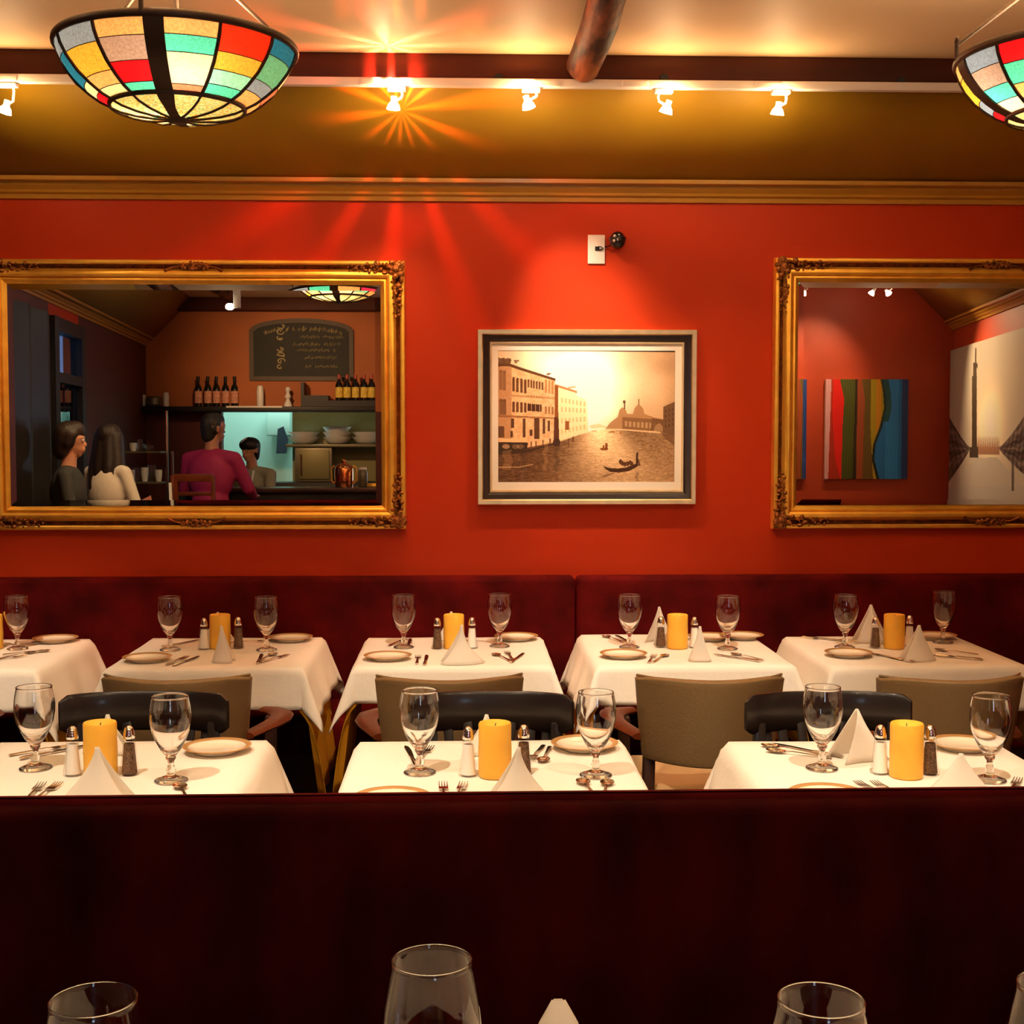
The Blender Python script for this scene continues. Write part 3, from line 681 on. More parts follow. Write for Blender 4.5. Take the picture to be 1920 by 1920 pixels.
def canal(u, v):
    X = 260+u*1125; Y = 820+v*835; rs = np.random.RandomState(3)
    def noise(sx, sy, seed):
        r = np.random.RandomState(seed); g = r.rand(int(sy)+2, int(sx)+2); gx, gy = u*sx, v*sy
        i, j = gx.astype(int), gy.astype(int); fx, fy = gx-i, gy-j; fx = fx*fx*(3-2*fx); fy = fy*fy*(3-2*fy)
        return (g[j, i]*(1-fx)+g[j, i+1]*fx)*(1-fy)+(g[j+1, i]*(1-fx)+g[j+1, i+1]*fx)*fy
    C = np.zeros(u.shape+(3,))
    def put(mask, col, al=1.0):
        al = np.where(mask, al, 0)[..., None]; C[:] = C*(1-al)+np.array(col)*al
    cloud = noise(5, 4, 1)*.6+noise(11, 9, 2)*.4
    base = np.array((196, 158, 118))+((cloud-.5)*75)[..., None]*np.array((1, .95, .85)); C[:] = base
    C += (np.clip(1-X/1500, 0, 1)*36)[..., None]
    gl = np.exp(-(((X-800)/230)**2+((Y-1080)/290)**2)); gl2 = np.exp(-(((X-720)/420)**2+((Y-880)/260)**2))
    C += (gl*150+gl2*45)[..., None]*np.array((1, 1, 1.08))
    bank = np.interp(X, [260, 620, 840, 960, 1385], [1462, 1398, 1330, 1312, 1345])
    wat = Y > bank
    dpt = np.clip((Y-bank)/300, 0, 1); rip = noise(60, 190, 4)*.5+noise(120, 260, 5)*.5
    gw = np.exp(-((X-(905+(Y-1330)*.25))/(130+(Y-1330)*.55))**2)*(1-.55*dpt)
    wc = np.array((92, 62, 36))+(gw*185)[..., None]*np.array((1, .93, .78))+((rip-.5)*(62))[..., None]+(np.clip((X-950)/400, 0, 1)*55)[..., None]*np.array((1, .9, .75))
    C[:] = np.where(wat[..., None], wc, C)
    # far right church and houses
    put(in_poly(X, Y, [(940, 1312), (975, 1270), (1020, 1235), (1032, 1190), (1050, 1172), (1072, 1190), (1082, 1215), (1118, 1215), (1128, 1178), (1155, 1150), (1182, 1178), (1192, 1215), (1250, 1235), (1312, 1248), (1312, 1325), (1200, 1322), (1040, 1312)]), (150, 106, 66), .85)
    put(in_poly(X, Y, [(1050, 1235), (1310, 1250), (1312, 1325), (1050, 1310)]), (112, 78, 48), .8)
    for k in range(9): put((abs(X-(1075+k*26)) < 8) & (Y > 1262+k*1.5) & (Y < 1295+k*2), (176, 140, 100), .8)
    put((abs(X-1064) < 5) & (Y > 1130) & (Y < 1185), (88, 58, 34)); put((abs(X-1062) < 9) & (abs(Y-1138) < 9), (88, 58, 34)); put((abs(X-1155) < 4) & (Y > 1120) & (Y < 1160), (130, 92, 60))
    put(in_poly(X, Y, [(1240, 1240), (1312, 1250), (1320, 1330), (1230, 1320)]), (100, 68, 42), .8); put(in_poly(X, Y, [(1250, 1322), (1265, 1285), (1290, 1272), (1308, 1290), (1310, 1325)]), (170, 132, 92), .7)
    put(in_poly(X, Y, [(1312, 1168), (1350, 1150), (1390, 1134), (1390, 1350), (1312, 1332)]), (104, 74, 48))
    for r in range(4):
        for k in range(3): put((abs(X-(1328+k*22)) < 4) & (abs(Y-(1195+r*32-k*6)) < 8), (72, 48, 30), .8)
    put(in_poly(X, Y, [(1290, 1325), (1390, 1345), (1390, 1420), (1330, 1375)]), (96, 66, 42), .7)
    put(in_poly(X, Y, [(960, 1300), (850, 1310), (842, 1290), (900, 1280)]), (235, 200, 150), .8)
    # second block of houses, washed out by the sun
    put(in_poly(X, Y, [(622, 1035), (758, 1078), (758, 1100), (820, 1128), (834, 1328), (640, 1402), (622, 1402)]), (238, 204, 150), .72)
    for r, y0 in enumerate((1130, 1190, 1262, 1330)):
        for k in range(7):
            xx = 665+k*24; put((abs(X-xx) < 6) & (abs(Y-(y0+k*(4-r*3))) < 15), (205, 158, 100), .55)
    put((abs(X-698) < 13) & (abs(Y-1292) < 28), (140, 82, 40)); put(in_poly(X, Y, [(622, 1030), (640, 1034), (760, 1072), (760, 1086), (640, 1050), (622, 1046)]), (150, 95, 45), .8)
    put(in_poly(X, Y, [(700, 1048), (748, 1040), (752, 1052), (706, 1058)]), (150, 105, 60), .7)
    # main palace
    pal = [(258, 912), (330, 908), (400, 930), (622, 1002), (622, 1400), (258, 1468)]
    put(in_poly(X, Y, pal), (222, 172, 124)); nz = noise(70, 60, 8); C[:] = np.where(in_poly(X, Y, pal)[..., None], C+((nz-.5)*34)[..., None], C)
    put(in_poly(X, Y, [(258, 900), (335, 902), (400, 925), (625, 995), (622, 1010), (400, 944), (330, 920), (258, 922)]), (92, 56, 26))
    put(in_poly(X, Y, [(258, 922), (345, 922), (345, 1460), (258, 1468)]), (172, 124, 84), .75)
    pf = lambda x: (x-345)/277.
    def row(x0, x1, n, ya, yb, w, col, al=1.):
        for k in range(n):
            xx = x0+(x1-x0)*k/max(1, n-1); s = 1-.22*pf(xx); off = 66*pf(xx) if ya < 1240 else 0
            o2 = off*(1-(ya-930)/330.) if ya < 1240 else -18*pf(xx)
            put((abs(X-xx) < w) & (Y > ya+o2) & (Y < yb+o2*1.0-8*pf(xx)), col, al)
            put(((X-xx)**2+(Y-(ya+o2))**2) < (w)**2, col, al)
    dk = (96, 58, 30)
    row(358, 432, 4, 992, 1075, 8, dk); row(452, 540, 6, 985, 1035, 6, dk, .9); row(562, 606, 3, 960, 1045, 6, (165, 108, 62), .8)
    row(278, 300, 2, 965, 1080, 10, (120, 80, 50), .8); row(278, 300, 2, 1140, 1230, 11, (104, 68, 40), .8)
    row(358, 432, 4, 1148, 1208, 8, dk); row(452, 530, 7, 1150, 1196, 6, (70, 38, 20)); row(562, 606, 3, 1160, 1210, 6, (140, 88, 50), .9)
    put(in_poly(X, Y, [(345, 1098), (622, 1116), (622, 1126), (345, 1110)]), (176, 122, 78), .8); put(in_poly(X, Y, [(258, 1228), (345, 1230), (622, 1242), (622, 1250), (258, 1242)]), (140, 92, 56), .9)
    row(452, 540, 6, 1090, 1104, 5, (160, 108, 66), .8)
    for xx, w, y0, y1 in ((352, 10, 1250, 1310), (425, 9, 1250, 1370), (505, 17, 1245, 1378), (550, 8, 1250, 1345), (470, 9, 1320, 1360), (345, 8, 1330, 1370), (582, 7, 1262, 1330)):
        put((abs(X-xx) < w) & (Y > y0) & (Y < y1), (74, 42, 22), .92)
    put((X < 300) & (Y > 1300) & (Y < 1372), (84, 52, 30), .85)
    put(in_poly(X, Y, [(620, 1036), (641, 1040), (644, 1410), (618, 1408)]), (132, 74, 34)); put(in_poly(X, Y, [(616, 1240), (644, 1240), (650, 1425), (612, 1425)]), (84, 44, 24)); put(((X-632)/24)**2+((Y-1400)/26)**2 < 1, (62, 36, 24))
    for k in range(26):
        xx = 262+(k*37 % 78); yy_ = 872+(k*23 % 34); put(((X-xx)/7)**2+((Y-yy_)/8)**2 < 1, (92, 62, 36), .85)
    for xx, yy_ in ((368, 884), (384, 884), (575, 968), (584, 965), (372, 894)): put(((X-xx)/9)**2+((Y-yy_)/6)**2 < 1, (110, 76, 44), .9)
    # landing stage and posts
    put(in_poly(X, Y, [(258, 1375), (440, 1382), (450, 1400), (258, 1398)]), (226, 180, 130)); put(in_poly(X, Y, [(258, 1400), (452, 1402), (440, 1450), (258, 1465)]), (58, 40, 24))
    for xx in (310, 372, 402): put(((X-xx)/24)**2+((Y-1428)/15)**2 < 1, (190, 150, 110), .7 if xx == 310 else .35)
    put(in_poly(X, Y, [(258, 1458), (440, 1448), (620, 1402), (625, 1412), (440, 1468), (258, 1482)]), (60, 38, 22), .9)
    for xx, ya, yb in ((708, 1375, 1428), (735, 1370, 1398), (738, 1362, 1392), (470, 1395, 1440), (500, 1390, 1432), (545, 1385, 1420), (590, 1375, 1408)): put((abs(X-xx) < 4.5) & (Y > ya) & (Y < yb), (100, 62, 36), .9)
    for xx, w in ((320, 26), (425, 16), (560, 12), (632, 14)): put((abs(X-xx-8*np.sin(Y/14)) < w) & wat & (Y < 1580), (60, 40, 24) if xx in (425, 632) else (168, 128, 90), .35)
    put(in_poly(X, Y, [(262, 1556), (390, 1556), (480, 1538), (482, 1543), (390, 1563), (262, 1562)]), (215, 180, 140), .6)
    # boats
    dk2 = (62, 36, 18)
    put(in_poly(X, Y, [(928, 1546), (962, 1560), (1020, 1564), (1080, 1556), (1120, 1538), (1150, 1530), (1158, 1542), (1140, 1556), (1095, 1580), (1030, 1590), (975, 1586), (945, 1568)]), dk2)
    put((abs(X-1146) < 7) & (Y > 1472) & (Y < 1545), dk2); put(((X-1147)/7)**2+((Y-1468)/9)**2 < 1, dk2); put(in_poly(X, Y, [(1140, 1490), (1150, 1490), (1170, 1545), (1160, 1548)]), dk2, .8)
    for xx, yy_ in ((1040, 1512), (1052, 1522), (1068, 1528), (1085, 1524), (1102, 1518), (1112, 1526)): put(((X-xx)/10)**2+((Y-yy_-8)/16)**2 < 1, (84, 50, 26))
    put(in_poly(X, Y, [(930, 1610), (985, 1592), (1010, 1594), (920, 1625)]), (80, 52, 30), .6); put((abs(X-1145-4*np.sin(Y/7)) < 9) & (Y > 1585) & (Y < 1645), (90, 60, 36), .35)
    put(((X-935)/27)**2+((Y-1440)/9)**2 < 1, (120, 66, 26)); put((abs(X-950) < 8) & (Y > 1402) & (Y < 1440), (120, 66, 26)); put((abs(X-932) < 6) & (Y > 1415) & (Y < 1440), (140, 80, 36))
    put(((X-983)/22)**2+((Y-1331)/5)**2 < 1, (150, 98, 50)); put(((X-1040)/9)**2+((Y-1337)/9)**2 < 1, (160, 108, 60)); put(((X-870)/22)**2+((Y-1326)/3)**2 < 1, (180, 120, 60), .7)
    C += ((noise(230, 180, 9)-.5)*10)[..., None]
    C *= 1.08
    edge = (X < 264) | (X > 1381) | (Y < 824) | (Y > 1651); C[:] = np.where(edge[..., None], C*.85, C)
    return C
paint_plane('print', canal, p0, p1, p2, 560, 420, M['print'], t)
bm = B(); box(bm, X0+.02, X1-.02, -.003, -.001, Z0+.02, Z1-.02); obj('backing_board', bm, M['black_frame'], t)

# switch plate and the small black camera
p = at(1118, 468, y=0)
t = thing('wall_plate', 'small white outlet plate on the red wall above the picture', 'wall plate', p)
bm = B(); box(bm, -.0365, .0365, -.008, -.0005, -.061, .061, bev=.003); obj('plate', bm, M['plastic'], t)
bm = B(); tube(bm, [(.0, -.009, .004), (.008, -.016, .010), (.02, -.020, .008), (.028, -.012, .004), (.018, -.013, -.002), (.006, -.014, -.002)], .0026, 8); box(bm, -.006, .012, -.011, -.008, -.006, .012, bev=.001); obj('plug_cable', bm, M['black_plastic'], t)
p = at(1156, 455, y=0)
t = thing('security_camera', 'small round black sensor camera on the wall beside the white plate', 'camera', p)
bm = B(); lathe(bm, [(0, 0), (.026, 0), (.026, .006), (.012, .012), (.010, .022), (0, .022)], 24); bmesh.ops.rotate(bm, verts=bm.verts, cent=(0, 0, 0), matrix=Matrix.Rotation(PI/2, 3, 'X')); obj('mount', bm, M['black_plastic'], t)
bm = B(); sphere(bm, (0, -.042, .004), .033, (1.0, .95, 1.12), 24); lathe(bm, [(.031, -.002), (.036, .002), (.036, .016), (.030, .020)], 24, (0, -.040, .0)); obj('housing', bm, M['black_plastic'], t)
for q, r_ in (((-.016, -.070, .018), .007), ((-.018, -.069, -.002), .0075), ((-.003, -.073, .004), .006), ((.002, -.072, .022), .004)):
    bm = B(); sphere(bm, q, r_, (1, .5, 1), 12); obj('lens', bm, M['chrome'], t)
p = at(1150, 477, y=-.004)
bm = B(); a0 = at(1134, 463, y=-.006)
tube(bm, [a0, a0.lerp(at(1148, 458, y=-.02), .5)+Vector((0, -.01, -.004)), at(1148, 458, y=-.02)], .0025, 8); tag(obj('sensor_cable', bm, M['black_plastic']), 'short black cable from the white plate to the round camera', 'cable')

# ------------------------------------------------------------------ banquettes
def banquette(x0, x1, yb_, dep, ztop, label, m, facing=1, seam=True, name='banquette', yfront=None):
    t = thing(name, label, 'banquette', ((x0+x1)/2, yb_, 0), 0)
    w_ = (x1-x0)/2
    bm = B(); s = -facing
    ya, yc = sorted((s*.004, s*.115)); box(bm, -w_, w_, ya, yc, .38, ztop, bev=.022)
    obj('back_cushion', bm, m, t)
    ya, yc = sorted((s*.10, s*dep)); bm = B(); box(bm, -w_, w_, ya, yc, .30, .455, bev=.03); obj('seat_cushion', bm, m, t)
    ya, yc = sorted((s*.02, s*(dep-.05))); bm = B(); box(bm, -w_, w_, ya, yc, .0, .30); obj('base', bm, M['wood_dark'], t)
    return t
zb1 = at(540, 1084, y=-.115).z
xs1 = at(1080, 1100, y=-.11).x
banquette(-2.66, xs1-.002, 0, .50, zb1, 'dark red velvet wall banquette left of the seam, behind the far tables', M['velvet'])
banquette(xs1+.002, 3.45, 0, .50, zb1, 'dark red velvet wall banquette right of the seam, behind the far tables', M['velvet'])
# divider in front: its back faces the camera, its seat the near tables
zd = .965
pf_, pb_ = at(960, 1509, z=zd-.012), at(960, 1487, z=zd)
t = thing('divider_banquette', 'long deep maroon velvet divider banquette across the foreground', 'banquette', (0, pf_.y, 0))
bm = B(); box(bm, -1.95, 2.6, .012, pb_.y-pf_.y-.004, .05, zd-.018); obj('core', bm, M['wood_dark'], t)
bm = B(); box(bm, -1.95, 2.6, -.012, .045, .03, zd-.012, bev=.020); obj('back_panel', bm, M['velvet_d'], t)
bm = B(); box(bm, -1.95, 2.6, .030, pb_.y-pf_.y+.012, zd-.030, zd, bev=.010); obj('top_roll', bm, M['velvet'], t)
bm = B(); box(bm, -1.95, 2.6, pb_.y-pf_.y+.0, pb_.y-pf_.y+.09, .46, zd-.04, bev=.025); obj('back_cushion', bm, M['velvet'], t)
bm = B(); box(bm, -1.95, 2.6, pb_.y-pf_.y+.05, pb_.y-pf_.y+.40, .30, .45, bev=.03); obj('seat_cushion', bm, M['velvet'], t)
bm = B(); box(bm, -1.95, 2.6, pb_.y-pf_.y+.0, pb_.y-pf_.y+.35, .0, .30); obj('base', bm, M['wood_dark'], t)

# ------------------------------------------------------------------ tables
ZT = .76
def cloth_mesh(w, d, over, ztop, seed=0, flare=.24, wave=.010, sfx=.26, sfy=.04):
    # over = overhang at left, right, front (towards camera), rear
    ol, orr, of, ob = over; rnd = random.Random(seed); bm = B()
    def axis(a0, o0, o1):
        h = a0/2
        left = [-h-o0*(1-i/9) for i in range(9)]; mid = list(np.linspace(-h, h, 15)); right = [h+o1*(i+1)/9 for i in range(9)]
        if o0 < 1e-4: left = []
        if o1 < 1e-4: right = []
        return left+mid+right
    us, vs = axis(w, ol, orr), axis(d, of, ob)
    ph = [rnd.uniform(0, 6.28) for _ in range(8)]; fr = [rnd.uniform(9, 15) for _ in range(4)]
    R = .012
    def hang(r):
        if r < R*PI/2: a = r/R; return R*math.sin(a), R*(1-math.cos(a))
        return R, R+(r-R*PI/2)
    grid = []
    for v in vs:
        row_ = []
        for u in us:
            hx, hy = w/2, d/2
            ex = max(0, abs(u)-hx); ey = max(0, abs(v)-hy); sx = 1 if u > 0 else -1; sy = 1 if v > 0 else -1
            cx, cy = max(-hx, min(hx, u)), max(-hy, min(hy, v))
            if ex == 0 and ey == 0: row_.append(bm.verts.new((u, v, ztop+.0008*math.sin(u*20+ph[0])*math.sin(v*17+ph[1])))); continue
            if ey == 0:
                o, dz = hang(ex); k = dz/.3; o += wave*k*(1+math.sin(v*fr[0]*2+ph[2+(sx > 0)]))+sfx*dz
                row_.append(bm.verts.new((cx+sx*o, v, ztop-dz)))
            elif ex == 0:
                o, dz = hang(ey); k = dz/.3; o += wave*k*(1+math.sin(u*fr[1]*2+ph[4+(sy > 0)]))+sfy*dz
                row_.append(bm.verts.new((u, cy+sy*o, ztop-dz)))
            else:
                r = math.hypot(ex, ey); th = math.atan2(ey, ex); o, dz = hang(r)
                fo = math.sin(2*th); f2 = sfx*math.cos(th)**2+sfy*math.sin(th)**2+flare*fo**1.5
                q = f2*dz; dz = dz*math.sqrt(max(.1, 1-f2*f2*.6))
                # the corner folds into a cone pointing out along the diagonal
                dirx, diry = math.cos(th), math.sin(th)
                row_.append(bm.verts.new((cx+sx*(o*dirx+q*dirx), cy+sy*(o*diry+q*diry), ztop-dz)))
        grid.append(row_)
    for a, b in zip(grid, grid[1:]):
        for i in range(len(us)-1): bm.faces.new((a[i], a[i+1], b[i+1], b[i]))
    bmesh.ops.recalc_face_normals(bm, faces=bm.faces[:])
    return bm
def table_body(w, d):
    t = thing('dining_table', 'x', 'table')
    bm = B(); box(bm, -w/2+.004, w/2-.004, -d/2+.004, d/2-.004, .722, ZT-.008, bev=.006); obj('tabletop', bm, M['wood_dark'], t)
    bm = B(); lathe(bm, [(.045, .03), (.03, .08), (.028, .66), (.05, .70), (.05, .722)], 20); obj('pedestal', bm, M['wood_dark'], t)
    bm = B(); box(bm, -.27, .27, -.03, .03, .0, .04, bev=.01); box(bm, -.03, .03, -.27, .27, .0, .04, bev=.01); obj('foot_cross', bm, M['wood_dark'], t)
    return t
def place_table(cx, cy, w, d, who, over, gover, seed, grp):
    t = table_body(w, d); t.location = (cx, cy, 0); tag(t, 'square pedestal table hidden under linen, the '+who, 'table', grp)
    if gover:
        o = obj('table_underlay', cloth_mesh(w-.03, d-.03, gover, ZT-.004, seed+50, .20, .004, .13, .03), M['gold_cloth'], None, 60)
        o.location = (cx, cy, 0); md = o.modifiers.new('t', 'SOLIDIFY'); md.thickness = .0015
        tag(o, 'golden yellow under-cloth hanging below the white one, '+who, 'tablecloth', 'golden under-cloths')
    o = obj('tablecloth', cloth_mesh(w, d, over, ZT, seed), M['cloth'], None, 60); o.location = (cx, cy, 0)
    md = o.modifiers.new('t', 'SOLIDIFY'); md.thickness = .0015
    tag(o, 'cream white tablecloth on the '+who, 'tablecloth', 'white tablecloths')
def px_rect(pl, pr, yb_, yf):           # rear edge px left/right at rear y, front edge y -> centre, width, depth
    a, b = at(pl, yb_, z=ZT), at(pr, yb_, z=ZT); f = at((pl+pr)/2, yf, z=ZT)
    return (a.x+b.x)/2, (a.y+f.y)/2, b.x-a.x, abs(a.y-f.y)
W_ = {1: 'leftmost far table', 2: 'second far table', 3: 'middle far table', 4: 'fourth far table', 5: 'rightmost far table', 6: 'left near table', 7: 'middle near table', 8: 'right near table'}
cy_far = None
for k, (pl_, pr_, yb_, yf) in {1: (-148, 165, 1200, 1256), 2: (287, 602, 1197, 1252), 3: (692, 1012, 1196, 1250), 4: (1090, 1405, 1190, 1248), 5: (1474, 1792, 1194, 1250)}.items():
    cx, cy, tw, td = px_rect(pl_, pr_, yb_, yf)
    ov = {1: (.22, .22, .15, .2), 2: (.2, .18, .15, .2), 3: (.20, .18, .13, .2), 4: (.20, .15, .14, .2), 5: (.16, .2, .16, .2)}[k]
    gv = {1: (.3, .42, .14, .02), 2: (.30, .47, .145, .02), 3: (.44, .36, .125, .02), 4: (.38, .30, .13, .02), 5: (.26, .30, .02, .02)}[k]
    place_table(cx, cy, tw, td, W_[k], ov, gv, k*3, 'far row of tables')
for k, (pl_, pr_, yb_) in {6: (2, 497, 1392), 7: (676, 1163, 1391), 8: (1366, 1862, 1391)}.items():
    cx, cy, tw, td = px_rect(pl_, pr_, yb_, 1522)
    place_table(cx, cy, tw, td, W_[k], (.24, .24, .03, .14), None, k*3, 'near row of tables')

# ------------------------------------------------------------------ chairs
def beige_chair():
    t = thing('armchair', 'x', 'chair')
    # back: curved upholstered panel, concave to the sitter (+y), wider at the top
    def panel(off):
        rows = []
        for i in range(13):
            f = i/12; z = .585+f*.262; w_ = .195+.028*f**.8
            row_ = []
            for j in range(17):
                g = -1+2*j/16; y = -.135*(1-g*g)+off-.035*f
                zz = z - (.012*(abs(g)**6) if i == 12 else 0)+(.02*(g*g-.5)*(1-f) if 1 else 0)*0
                row_.append((g*w_, y, zz))
            rows.append(row_)
        return rows
    bm = B(); fr, bk = panel(.020), panel(-.022)
    vf = [[bm.verts.new(p) for p in r] for r in fr]; vb = [[bm.verts.new(p) for p in r] for r in bk]
    for g_, rev in ((vf, False), (vb, True)):
        for a, b in zip(g_, g_[1:]):
            for i in range(16):
                q = (a[i], a[i+1], b[i+1], b[i]); bm.faces.new(q[::-1] if not rev else q)
    for i in range(16): bm.faces.new((vf[0][i], vf[0][i+1], vb[0][i+1], vb[0][i])); bm.faces.new((vf[-1][i+1], vf[-1][i], vb[-1][i], vb[-1][i+1]))
    for i in range(12): bm.faces.new((vf[i][0], vf[i+1][0], vb[i+1][0], vb[i][0])[::-1]); bm.faces.new((vf[i][-1], vf[i+1][-1], vb[i+1][-1], vb[i][-1]))
    bmesh.ops.recalc_face_normals(bm, faces=bm.faces[:])
    es = [e for e in bm.edges if len(e.link_faces) == 2 and e.calc_face_angle(0) > .8]
    bmesh.ops.bevel(bm, geom=es, offset=.006, segments=3, profile=.5, affect='EDGES')
    obj('backrest', bm, M['chair_leather'], t, 40)
    bm = B(); tube(bm, [(g/8*.218, -.135*(1-(g/8)**2)-.035, .842) for g in range(-8, 9)], .004, 6); obj('piping', bm, M['chair_leather'], t)
    bm = B(); box(bm, -.21, .21, -.02, .40, .43, .50, bev=.03); obj('seat', bm, M['seat_leather'], t)
    bm = B(); box(bm, -.20, .20, -.01, .39, .385, .435, bev=.01); obj('seat_frame', bm, M['chair_leather'], t)
    for sx in (-1, 1):
        bm = B(); bar(bm, (sx*.19, -.02, 0), (sx*.175, -.005, .62), .036, .04, bev=.006); obj('leg', bm, M['wood_dark'], t)
        bm = B(); bar(bm, (sx*.20, .37, 0), (sx*.215, .33, .64), .036, .04, bev=.006); obj('leg', bm, M['wood_dark'], t)
        # bent wooden arm: a flat plank curving outward and forward
        bm = B(); pts = [(sx*.205, -.03, .655), (sx*.228, .05, .655), (sx*.250, .14, .653), (sx*.262, .23, .650), (sx*.255, .31, .648), (sx*.225, .37, .646), (sx*.18, .40, .645)]
        tube(bm, pts, [.026, .028, .032, .036, .038, .034, .026], 10, sq=(1.0, .42)); obj('arm', bm, M['wood_orange'], t, 60)
    return t
def dark_chair():
    t = thing('wooden_chair', 'x', 'chair')
    # local: the rail is at y = 0, the seat extends towards -y (the camera)
    bm = B(); rows = []
    n = 24; half = .223
    def path(g): return (g*half, -.065*abs(g)**3+.010)
    ring = []
    prof = [(-.009, 0), (-.011, .05), (-.010, .096), (-.004, .104), (.006, .104), (.011, .096), (.012, .05), (.010, .004), (.004, -.002), (-.005, -.002)]
    for i in range(n+1):
        g = -1+2*i/n; x, y = path(g); x2, y2 = path(g+.01); tx, ty = x2-x, y2-y; L = math.hypot(tx, ty); nx_, ny_ = ty/L, -tx/L
        sh = max(.0, 1-((abs(g)-.88)/.12)**2.5*.30) if abs(g) > .88 else 1
        th_ = 1-max(0, (abs(g)-.9)/.1)**2*.55; ring.append([bm.verts.new((x-nx_*o*-th_, y+ny_*o*th_, .762+.052+(z-.052)*sh)) for o, z in prof])
    for a, b in zip(ring, ring[1:]):
        for k in range(len(prof)): bm.faces.new((a[k], a[(k+1) % len(prof)], b[(k+1) % len(prof)], b[k]))
    bm.faces.new(ring[0]); bm.faces.new(ring[-1][::-1]); bmesh.ops.recalc_face_normals(bm, faces=bm.faces[:]); obj('back_rail', bm, M['wood_black'], t, 45)
    for sx in (-1, 1):
        bm = B(); bar(bm, (sx*.185, -.045, .0), (sx*.180, -.025, .79), .034, .026, bev=.006); obj('leg', bm, M['wood_black'], t)
        bm = B(); bar(bm, (sx*.17, -.40, .0), (sx*.165, -.39, .43), .034, .034, bev=.006); obj('leg', bm, M['wood_black'], t)
        for x0, x1 in ((.155, .140), (.115, .075), (.060, .028)):
            bm = B(); bar(bm, (sx*x1, -.06, .45), (sx*x0, .004, .785), .026, .012, bev=.003); obj('splat', bm, M['wood_black'], t)
    bm = B(); box(bm, -.20, .20, -.42, -.04, .43, .46, bev=.012); obj('seat', bm, M['wood_black'], t)
    return t
cb = beige_chair(); used = False
for px, ty, lab in ((-255, 0, W_[1]), (333, 0, W_[2]), (842, 0, W_[3]), (1330, 0, W_[4]), (1780, 0, W_[5])):
    p = at(px, 1263, z=.845)
    c_ = cb if not used else copy_tree(cb); used = True
    c_.location = (p.x, p.y+.035, 0)
    c_.rotation_euler = (0, 0, {333: -.03, 842: .03, 1330: -.01, 1780: .05}.get(px, 0))
    tag(c_, 'taupe leather armchair, its back to us, at the '+lab, 'chair', 'taupe leather armchairs')
cdk = dark_chair(); used = False
for px, lab in ((278, W_[6]), (918, W_[7]), (1544, W_[8])):
    p = at(px, 1297, z=.866); c_ = cdk if not used else copy_tree(cdk); used = True
    c_.location = (p.x, p.y, 0); c_.rotation_euler = (0, 0, {278: .0, 918: -.03, 1544: .0}[px])
    tag(c_, 'black lacquered wooden chair facing us behind the '+lab, 'chair', 'black wooden chairs')

# ------------------------------------------------------------------ tableware
TZ = ZT+.0016
def make_goblet():
    t = thing('goblet', 'x', 'glass')
    bm = B(); lathe(bm, [(0, 0), (.037, 0), (.0385, .002), (.037, .0045), (.024, .009), (.011, .014), (.0085, .020), (.0115, .026), (.0085, .032), (.0068, .040), (.0075, .047), (.0115, .052), (.012, .056), (0, .060)], 32); obj('stem', bm, M['solid_glass'], t, 60)
    outer = [(.008, .0565), (.014, .061), (.024, .074), (.034, .093), (.0425, .115), (.0468, .137), (.0475, .155), (.0455, .175), (.0422, .1925), (.0417, .1955)]
    inner = [(.0401, .1955), (.0405, .1925), (.0438, .175), (.0459, .155), (.0450, .137), (.0403, .115), (.031, .094), (.019, .077), (.009, .069)]
    bm = B(); lathe(bm, [(0, .0562)]+outer+[(.0420, .1968), (.0421, .1980), (.0412, .1988), (.0403, .1983), (.0400, .1970)]+inner+[(0, .067)], 48); obj('bowl', bm, M['solid_glass'], t, 70)
    return t
def make_wineglass():
    t = thing('wine_glass', 'x', 'glass')
    bm = B(); lathe(bm, [(0, 0), (.040, 0), (.041, .0015), (.036, .003), (.012, .006), (.005, .014), (.004, .04), (.004, .085), (.007, .098), (0, .102)], 40); obj('stem', bm, M['solid_glass'], t, 60)
    outer = [(.004, .099), (.012, .102), (.030, .112), (.045, .130), (.0525, .150), (.0535, .170), (.0510, .195), (.0465, .220), (.0423, .241), (.0418, .2448)]
    inner = [(r-.0012, z+.0008) for r, z in outer[1:]][::-1]
    bm = B(); lathe(bm, [(0, .0985)]+outer+[(.0424, .2462), (.0424, .2474), (.0414, .2482), (.0405, .2476), (.0404, .2462)]+inner+[(0, .1028)], 64); obj('bowl', bm, M['solid_glass'], t, 70)
    return t
def make_candle():
    t = thing('pillar_candle', 'x', 'candle')
    R_ = .0385; Hh = .127
    bm = B(); lathe(bm, [(0, 0), (R_-.003, 0), (R_, .004), (R_, .03), (R_+.0006, .06), (R_-.0004, .09), (R_, Hh-.004), (R_-.002, Hh), (R_-.006, Hh-.001), (R_-.012, Hh-.010), (R_-.025, Hh-.014), (0, Hh-.014)], 48); obj('wax', bm, M['candle'], t, 60)
    bm = B(); tube(bm, [(0, 0, Hh-.015), (.001, 0, Hh-.006), (.003, 0, Hh-.002)], .0012, 6); obj('wick', bm, M['wick'], t)
    return t
